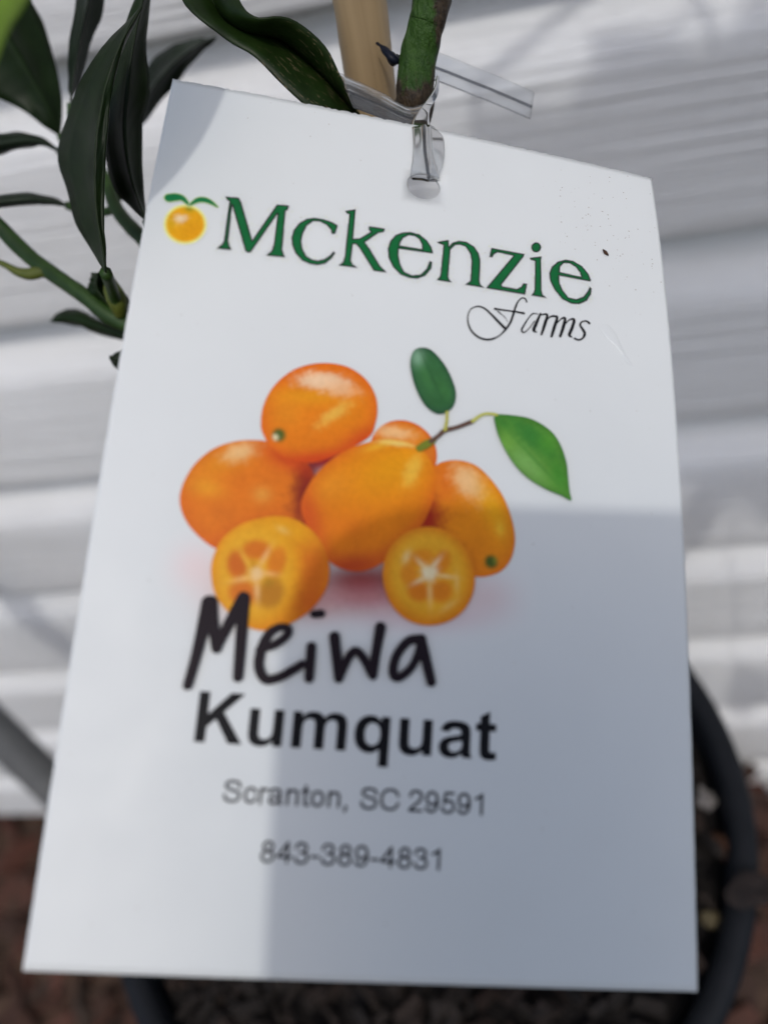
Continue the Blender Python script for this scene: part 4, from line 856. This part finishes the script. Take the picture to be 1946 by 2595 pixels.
def word_thin(text, u0, u1, base, cap):
    tot = sum(SG[c_][0] for c_ in text) - 250
    sx = (u1 - u0) / tot; sy = cap / 1466
    x = u0 - 100 * sx
    for c_ in text:
        w = 185 * sy
        ss = [([(x + a * sx, base - b * sy) for a, b in (catmull(q, len(q) * 3) if len(q) > 3 else q)], None) for q in SG[c_][1]]
        if ss:
            ss = [(p, [w] * len(p)) for p, _ in ss]
            cells('digit' if c_.isdigit() else ('hyphen' if c_ == '-' else 'comma' if c_ == ',' else 'letter'), lambda X, Y, q=ss: np.minimum.reduce([seg_dist(X, Y, p, ww) for p, ww in q]), bbox([p for q in ss for p in q[0]], .3), .07, .06, GREY_M)
        x += SG[c_][0] * sx
word_thin('Scranton, SC 29591', 19.15, 49.85, 98.98, 2.42)
word_thin('843-389-4831', 24.05, 45.05, 105.22, 2.32)

# --- printed fruit picture: each piece a sheet on the card, coloured like the print
def paint(U, V, base, blobs, edge=None, rr=None):
    cc = np.empty((len(U), 3)); cc[:] = ink(base)
    if edge is not None:
        t = np.clip((rr - .72) / .28, 0, 1)[:, None] ** 1.5
        cc = cc * (1 - t) + np.array(ink(edge)) * t
    for (cx, cy, rx, ry, ro, c_, op, hd) in blobs:
        a = math.radians(ro); dx, dy = U - cx, V - cy
        x = (dx * math.cos(a) + dy * math.sin(a)) / rx; y = (-dx * math.sin(a) + dy * math.cos(a)) / ry
        d2 = x * x + y * y
        if 1.4 < hd < 2.5:
            d2 = d2 * (1 + .35 * np.sin(2.1 * U + 1.3 * np.sin(1.7 * V)) * np.sin(2.6 * V + 1.9 * np.sin(1.3 * U)) + .22 * np.sin(6.3 * U + 2.1 * V) * np.sin(5.7 * V - 1.4 * U))
        al = (op * np.exp(-(d2 ** hd) * (1.0 if hd > 1.9 else 1.1)))[:, None]
        cc = cc * (1 - al) + np.array(ink(c_)) * al
    return cc
def fruit_sheet(name, label, poly, base, edge, blobs, off, soft=.22):
    ol = closed_smooth(poly, 120); ctr = ol.mean(0)
    nr_ = 44; U, V, RR = [ctr[0]], [ctr[1]], [0]
    for i in range(1, nr_ + 1):
        r = i / nr_
        q = ctr + (ol - ctr) * r
        U += q[:, 0].tolist(); V += q[:, 1].tolist(); RR += [r] * 120
    U, V, RR = np.array(U), np.array(V), np.array(RR)
    cc = paint(U, V, base, blobs, edge, RR)
    fcs = [(0, 1 + (k + 1) % 120, 1 + k) for k in range(120)]
    for i in range(nr_ - 1):
        a = 1 + i * 120
        fcs += [(a + k, a + (k + 1) % 120, a + 120 + (k + 1) % 120, a + 120 + k) for k in range(120)]
    o = mesh_obj(name, on_card(U, V, off).tolist(), fcs, PRINT_M, tagroot)
    set_ink(o, cc)
    if label: o['label'] = label
    return o
# soft printed shadow under the fruit
poly, blobs = D['FSHADOW']
x0, y0, x1, y1 = bbox(poly, 0)
gx, gy = np.meshgrid(np.linspace(x0, x1, 130), np.linspace(y0, y1, 90))
U, V = gx.ravel(), gy.ravel()
cc = np.empty((len(U), 3)); cc[:] = PAPER
for (cx, cy, rx, ry, ro, c_, op, hd) in blobs:
    a = math.radians(ro); dx, dy = U - cx, V - cy
    x = (dx * math.cos(a) + dy * math.sin(a)) / rx; y = (-dx * math.sin(a) + dy * math.cos(a)) / ry
    al = (op * np.exp(-((x * x + y * y) ** hd) * 1.6))[:, None]
    cc = cc * (1 - al) + np.array(ink(c_)) * al
ed = np.minimum.reduce([U - x0, x1 - U, V - y0, y1 - V]); t = np.clip(ed / 3.0, 0, 1)[:, None]
cc = cc * t + np.array(PAPER) * (1 - t)
keepv = (np.abs(cc - np.array(PAPER)).max(1) > .004).reshape(90, 130)
fcs = [(j * 130 + i, (j + 1) * 130 + i, (j + 1) * 130 + i + 1, j * 130 + i + 1) for j in range(89) for i in range(129) if keepv[j:j + 2, i:i + 2].any()]
o = mesh_obj('printed_shadow', on_card(U, V, .03).tolist(), fcs, PRINT_M, tagroot); set_ink(o, cc)
off = .07
for (name, label, poly, base, edge, blobs) in D['FRUIT']:
    fruit_sheet(name, label, poly, base, edge, blobs, off); off += .04
TW = [ink((112, 122, 44)), ink((92, 70, 62)), ink((176, 178, 96)), ink((170, 168, 84))]
for (p, ws), c_ in zip(D['TWIG'], TW):
    pp = catmull(p, len(p) * 5); ww = [w[0] for w in catmull([(x,) for x in ws], len(p) * 5)]
    cells('printed_twig', lambda X, Y, q=(pp, ww): seg_dist(X, Y, *q), bbox(p, .6), .1, off, mat_ink('twig_print', c_)); off += .012
# logo fruit with its two leaves
poly, blobs = D['LFRUIT']
ctr = np.array(poly).mean(0)
halo = ctr + (np.array(poly) - ctr) * 1.2
ol = closed_smooth(halo, 120); nr_ = 40
U, V, RR = [ctr[0]], [ctr[1]], [0]
for i in range(1, nr_ + 1):
    q = ctr + (ol - ctr) * (i / nr_); U += q[:, 0].tolist(); V += q[:, 1].tolist(); RR += [i / nr_] * 120
U, V, RR = np.array(U), np.array(V), np.array(RR)
cc = paint(U, V, (222, 160, 24), blobs)
yl = np.array(ink((226, 224, 120))); t = np.clip((RR - .76) / .12, 0, 1)[:, None]; cc = cc * (1 - t) + yl * t
t = np.clip((RR - .86) / .14, 0, 1)[:, None]; cc = cc * (1 - t) + np.array(PAPER) * t
fcs = [(0, 1 + (k + 1) % 120, 1 + k) for k in range(120)]
for i in range(nr_ - 1):
    a = 1 + i * 120
    fcs += [(a + k, a + (k + 1) % 120, a + 120 + (k + 1) % 120, a + 120 + k) for k in range(120)]
o = mesh_obj('printed_orange', on_card(U, V, .05).tolist(), fcs, PRINT_M, tagroot); set_ink(o, cc); o['label'] = 'small printed orange in the logo'
def lleaf_cols(X, Y, sd, keep):
    g = np.array(ink((22, 112, 66))); t = np.clip((sd + .12) / .22, 0, 1)[..., None]
    return g * (1 - t) + np.array(ink((196, 218, 170))) * t, sd < .10
for (p, ws) in D['LLEAF']:
    pp = catmull(p, 24); ww = [w[0] for w in catmull([(x,) for x in ws], 24)]
    cells('printed_logo_leaf', lambda X, Y, q=(pp, ww): seg_dist(X, Y, *q), bbox(p, 1.6), .1, .10, PRINT_M, lleaf_cols)
# scuff: a small raised wrinkle in the glossy face
ol = closed_smooth(D['SCUFF'], 80); ctr = ol.mean(0)
U, V, O = [], [], []
for i in range(13):
    r = i / 12; q = ctr + (ol - ctr) * r; U += q[:, 0].tolist(); V += q[:, 1].tolist(); O += [.012 + .10 * (1 - r * r)] * 80
fcs = [(i * 80 + k, i * 80 + (k + 1) % 80, (i + 1) * 80 + (k + 1) % 80, (i + 1) * 80 + k) for i in range(12) for k in range(80)]
SCUFF_M = NT('glossy_wrinkle').set(Base_Color=(*PAPER, 1), Roughness=.12, Specular_IOR_Level=.6).m
mesh_obj('wrinkle', on_card(U, V, O).tolist(), fcs, SCUFF_M, tagroot)
# dirt specks
rs = random.Random(21); sv, sf = [], []
def speck(u, w, r):
    b = len(sv); n = 7
    for k in range(n):
        a = 6.283 * k / n; q = r * rs.uniform(.6, 1.3)
        sv.append((u + q * math.cos(a), w + q * .7 * math.sin(a)))
    sf.append(tuple(range(b, b + n))[::-1])
for i in range(90):
    speck(min(75.5, 66 + rs.gauss(0, 5)), max(1, 14 + rs.gauss(0, 6)), rs.uniform(.05, .14))
for i in range(40):
    speck(rs.uniform(2, 74), rs.uniform(2, 114), rs.uniform(.05, .12))
A = np.array(sv)
o = mesh_obj('dirt_specks', on_card(A[:, 0], A[:, 1], .025).tolist(), sf, mat_ink('dirt', (.36, .33, .29), .8), tagroot, False); o['kind'] = 'stuff'
# seed husk stuck on the face
h = D['HUSK']
pts = [on_card(p[0], p[1], .25) for p in h]
v, fc = tube([tuple(p) for p in pts], [.00005, .00026, .00005], 8, 14)
hk = mesh_obj('seed_husk', v, fc, RUST_M)
tag(hk, 'tiny brown seed husk stuck on the tag beside the green lettering', 'seed husk')

# ------------------------------------------------------------------ bamboo stake
sx_, sy_, sz_ = D['STAKE']
stake = empty('bamboo_stake', (sx_, sy_, SOILZ - .02), 'tan bamboo stake standing beside the green stem', 'stake')
rad = [.00475] * 4
v, fc = tube([(sx_ - .016, sy_, SOILZ - .03), (sx_ - .0065, sy_, .60), (sx_ + .0003, sy_, .72), (sx_ + .0012, sy_, .735)], [.005, .0048, .0046, .0046], 24, 60, .03)
mesh_obj('cane', v, fc, BAMBOO_M, stake)
v, fc = tube([(sx_ + .0012, sy_, .735), (sx_ + .005, sy_, .80), (sx_ + .015, sy_, .98)], [.00465, .0046, .0043], 24, 30, .03)
mesh_obj('cane', v, fc, BAMBOO_M, stake)
v, fc = tube([(sx_ + .0011, sy_, .7335), (sx_ + .0012, sy_, .735), (sx_ + .0013, sy_, .7365)], [.0047, .0053, .0047], 24, 8)
mesh_obj('node_ring', v, fc, BAMBOO_M, stake)

# ------------------------------------------------------------------ kumquat plant
st = [Vector(p) for p in D['STEM']]
plant = empty('kumquat_plant', (st[-1].x, PY + .015, SOILZ), 'young kumquat tree with a green stem and dark glossy leaves', 'plant')
low = [Vector((st[-1].x - .010, PY + .006, SOILZ - .02)), Vector((st[-1].x - .008, PY + .008, .52)), Vector((st[-1].x - .004, st[-1].y - .006, .64))]
updir = (st[0] - st[1]).normalized()
upper = [st[0] + updir * .02 + Vector((0, 0, .004)), st[0] + Vector((.014, .012, .06)), st[0] + Vector((.020, .012, .13))]
path = low + st[::-1] + upper
v, fc = tube(path, [.0050, .0047, .0040, .0036, .0034, .0033, .0032, .0031, .0030, .0031, .0030, .0028, .0022], 20, 130, .17)
stem = mesh_obj('stem', v, fc, STEM_M, plant)
at = stem.data.attributes.new('bark', 'FLOAT', 'POINT')
zt = st[2].z + .0006
vals = []
for p in v:
    b = max(0.0, min(1.0, (zt + .002 - p[2]) / .011)) * .7
    side = (Vector(p) - Vector((st[1].x, st[1].y, p[2]))).x
    b = max(b, .46 * max(0, min(1, (side - .0010) / .0018)) if p[2] < st[0].z + .01 else 0)
    vals.append(b)
at.data.foreach_set('value', vals)
for (label, pts, rad) in D['BRANCH']:
    v, fc = tube(pts, rad, 10, 50, .08)
    o = mesh_obj('twig' if 'twig' in label else 'leaf_stalk', v, fc, STALK_M if 'yellow' in label else TWIG_M, plant)
    o['label'] = label

def leaf_mesh(name, rl, rm, rr, mat, parent, n=30, k=6, th=.00035, wave=.0):
    L, M_, R_ = catmull(rl, n), catmull(rm, n), catmull(rr, n)
    v, fc, uv_ = [], [], []
    for i in range(n):
        s = i / (n - 1)
        l, mm, r = Vector(L[i]), Vector(M_[i]), Vector(R_[i])
        for j in range(-k, k + 1):
            t = abs(j) / k
            e = l if j < 0 else r
            p = mm.lerp(e, t)
            nrm = (l - mm).cross(r - mm)
            ax = (Vector(M_[min(i + 1, n - 1)]) - Vector(M_[max(i - 1, 0)]))
            up = (e - mm).cross(ax); up = up.normalized() if up.length > 1e-12 else Vector((0, 0, 0))
            if j > 0: up = -up
            p = p + up * (.10 * (e - mm).length * math.sin(t * math.pi)) + up * wave * noise.noise(Vector((s * 7, j * .3, L[0][0] * 99))) * t
            v.append(p); uv_.append((s, j / k))
    w = 2 * k + 1
    for i in range(n - 1):
        for j in range(w - 1):
            a = i * w + j
            fc.append((a, a + 1, a + w + 1, a + w))
    o = mesh_obj(name, v, fc, mat, parent)
    ul = o.data.uv_layers.new(name='leaf')
    for lp in o.data.loops:
        ul.data[lp.index].uv = uv_[lp.vertex_index]
    solidify(o, th, 0.0)
    return o
for (kind, label, l, mm, r, pet, pr) in D['LEAVES']:
    o = leaf_mesh('leaf', l, mm, r, LEAF[kind], plant, wave=.0006)
    o['label'] = label
    if pet:
        v, fc = tube(pet, [pr] * len(pet), 8, 14)
        mesh_obj('leaf_stalk', v, fc, TWIG_M, plant)
# upper crown, unseen: leaves and branch added to shade the wall on the right
crn = [Vector(c_[0]) for c_ in D['CROWN']]
ctr_ = sum(crn, Vector()) / len(crn)
hub = upper[-1]
lead = [hub, hub.lerp(ctr_, .45) + Vector((.02, .04, .03)), ctr_ + Vector((.0, .03, -.02)), ctr_ + Vector((.06, -.03, .08))]
v, fc = tube(lead, [.0022, .0018, .0016, .001], 10, 40); mesh_obj('branch', v, fc, TWIG_M, plant)
bp = [Vector(p) for p in catmull([tuple(p) for p in lead], 40)][14:]
rc = random.Random(8)
for (c_, L, Wd, ang) in D['CROWN']:
    c_ = Vector(c_)
    near = min(bp, key=lambda q: (q - c_).length)
    n_ = (-SUN + Vector((rc.uniform(-.4, .4), rc.uniform(-.4, .4), rc.uniform(-.3, .3)))).normalized()
    x_ = (c_ - near); x_ = (x_ - n_ * x_.dot(n_)); x_ = x_.normalized() if x_.length > 1e-5 else n_.orthogonal()
    x_ = (Matrix.Rotation(math.radians(ang * .4), 3, n_) @ x_).normalized(); y_ = n_.cross(x_)
    l, mm, r = [], [], []
    for i in range(7):
        s = i / 6; w = Wd / 2 * math.sin(math.pi * min(1, s * .94 + .03)) ** .8
        if i in (0, 6): w = .0003
        p = c_ + x_ * (s - .5) * L - n_ * .012 * (s - .4) ** 2 * 4 * (L / .06)
        mm.append(tuple(p)); l.append(tuple(p + y_ * w + n_ * w * .3)); r.append(tuple(p - y_ * w + n_ * w * .3))
    leaf_mesh('leaf', l, mm, r, LEAF['dark'], plant, 18, 4)
    v, fc = tube([near, near.lerp(Vector(mm[0]), .5) + Vector((0, 0, .003)), mm[0]], [.0009] * 3, 8, 10); mesh_obj('leaf_stalk', v, fc, TWIG_M, plant)

# ------------------------------------------------------------------ black tie between stake and stem
v, fc = tube(D['TIE'], [.0002, .0004, .0008, .0009, .0007, .0004], 10, 30, .9)
tie = mesh_obj('plant_tie', v, fc, TIE_M)
tag(tie, 'small black plant tie pinched between the bamboo stake and the stem', 'plant tie')

# ------------------------------------------------------------------ clear strap
strap = empty('tag_strap', D['TAB'][0][1], 'clear plastic strap tying the tag to the stem and stake', 'strap')
def ribbon(name, ea, eb, n=28, th=.0003, ridge=.00015, rib_at=.5, rw=.10, k=16):
    """strap strip between two edge curves, with a raised rib along it"""
    A, B = catmull(ea, n), catmull(eb, n)
    v, fc = [], []
    for i in range(n):
        a, b = Vector(A[i]), Vector(B[i])
        tg = (Vector(A[min(i + 1, n - 1)]) + Vector(B[min(i + 1, n - 1)]) - Vector(A[max(i - 1, 0)]) - Vector(B[max(i - 1, 0)]))
        nm = (b - a).cross(tg).normalized()
        if nm.dot(Vector((0, 0, CZ)) - a) < 0: nm = -nm
        top, bot = [], []
        for j in range(k + 1):
            t = j / k; p = a.lerp(b, t)
            h = th / 2 + ridge * math.exp(-((t - rib_at) / rw) ** 2)
            e = 1 if 0 < j < k else .3
            top.append(p + nm * h * e); bot.append(p - nm * (th / 2) * e)
        v += top + bot[::-1]
    w = 2 * (k + 1)
    for i in range(n - 1):
        for j in range(w):
            a, b = i * w + j, i * w + (j + 1) % w
            fc.append((a, b, b + w, a + w))
    fc.append(tuple(range(w))[::-1]); fc.append(tuple(range((n - 1) * w, n * w)))
    o = mesh_obj(name, v, fc, CLEAR_M, strap)
    if ridge > 0:
        rp_ = []
        for i in range(n):
            a, b = Vector(A[i]), Vector(B[i])
            rp_.append(tuple(a.lerp(b, rib_at) + (Vector((0, 0, CZ)) - a).normalized() * .0004))
        rp_ = rp_[:int(len(rp_) * (.94 if 'tab' in name else 1))]
        rv, rf = tube(rp_, [.00024] * len(rp_), 8, len(rp_))
        rb = mesh_obj('rib', rv, rf, RIB_M, strap)
        rb.parent = o
        rb.location = o.matrix_world.translation * 0
    return o
sd = Vector(D['TAIL_SIDE']) * .5
ribbon('strap_tail', [tuple(Vector(p) + sd) for p in D['TAIL']], [tuple(Vector(p) - sd) for p in D['TAIL']], rib_at=.55)
ribbon('strap_band', *D['BANDL'], rib_at=.52)
ribbon('strap_twist', *D['TWIST'], ridge=0)
ribbon('strap_tab', *D['TAB'], rib_at=.62)
ribbon('strap_loop', *D['TABR'], ridge=.0)

# ------------------------------------------------------------------ the phone taking the picture
ph = D['PHONE']
phone = empty('smartphone', (0, 0, CZ), 'dark smartphone held above the tag, throwing its shadow on it', 'phone')
def rrect(w, h, r, n=10):
    o = []
    for (cx, cy, a0) in ((w - r, r, -90), (w - r, h - r, 0), (r, h - r, 90), (r, r, 180)):
        for i in range(n + 1):
            a = math.radians(a0 + 90 * i / n); o.append((cx + r * math.cos(a), cy + r * math.sin(a)))
    return o
def slab(x0, y0, w, h, r, z0, z1, bev):
    rings = [(bev, z0), (bev * .3, z0 - (z0 - z1) * .12), (0, z0 - (z0 - z1) * .3), (0, z0 - (z0 - z1) * .7), (bev * .3, z0 - (z0 - z1) * .88), (bev, z1)]
    v, fc = [], []
    for (ins, z) in rings:
        for (x, y) in rrect(w - 2 * ins, h - 2 * ins, max(.001, r - ins)):
            q = Vector((x0 + ins + x, y0 + ins + y, z)); v.append(Vector((0, 0, CZ)) + Rw @ q)
    n = 44
    for i in range(len(rings) - 1):
        for k in range(n):
            a, b = i * n + k, i * n + (k + 1) % n
            fc.append((a, b, b + n, a + n))
    fc.append(tuple(range(n))[::-1]); fc.append(tuple(range((len(rings) - 1) * n, len(rings) * n)))
    return v, fc
v, fc = slab(ph['left'], ph['top'], .0715, .1467, .0185, -ph['z'], -ph['z'] - .0078, .0012)
mesh_obj('phone_body', v, fc, PHONE_M, phone)
v, fc = slab(ph['left'] + .003, ph['top'] + .003, .034, .034, .009, -ph['z'] + .0022, -ph['z'] + .0002, .0005)
mesh_obj('camera_plateau', v, fc, METAL_M, phone)
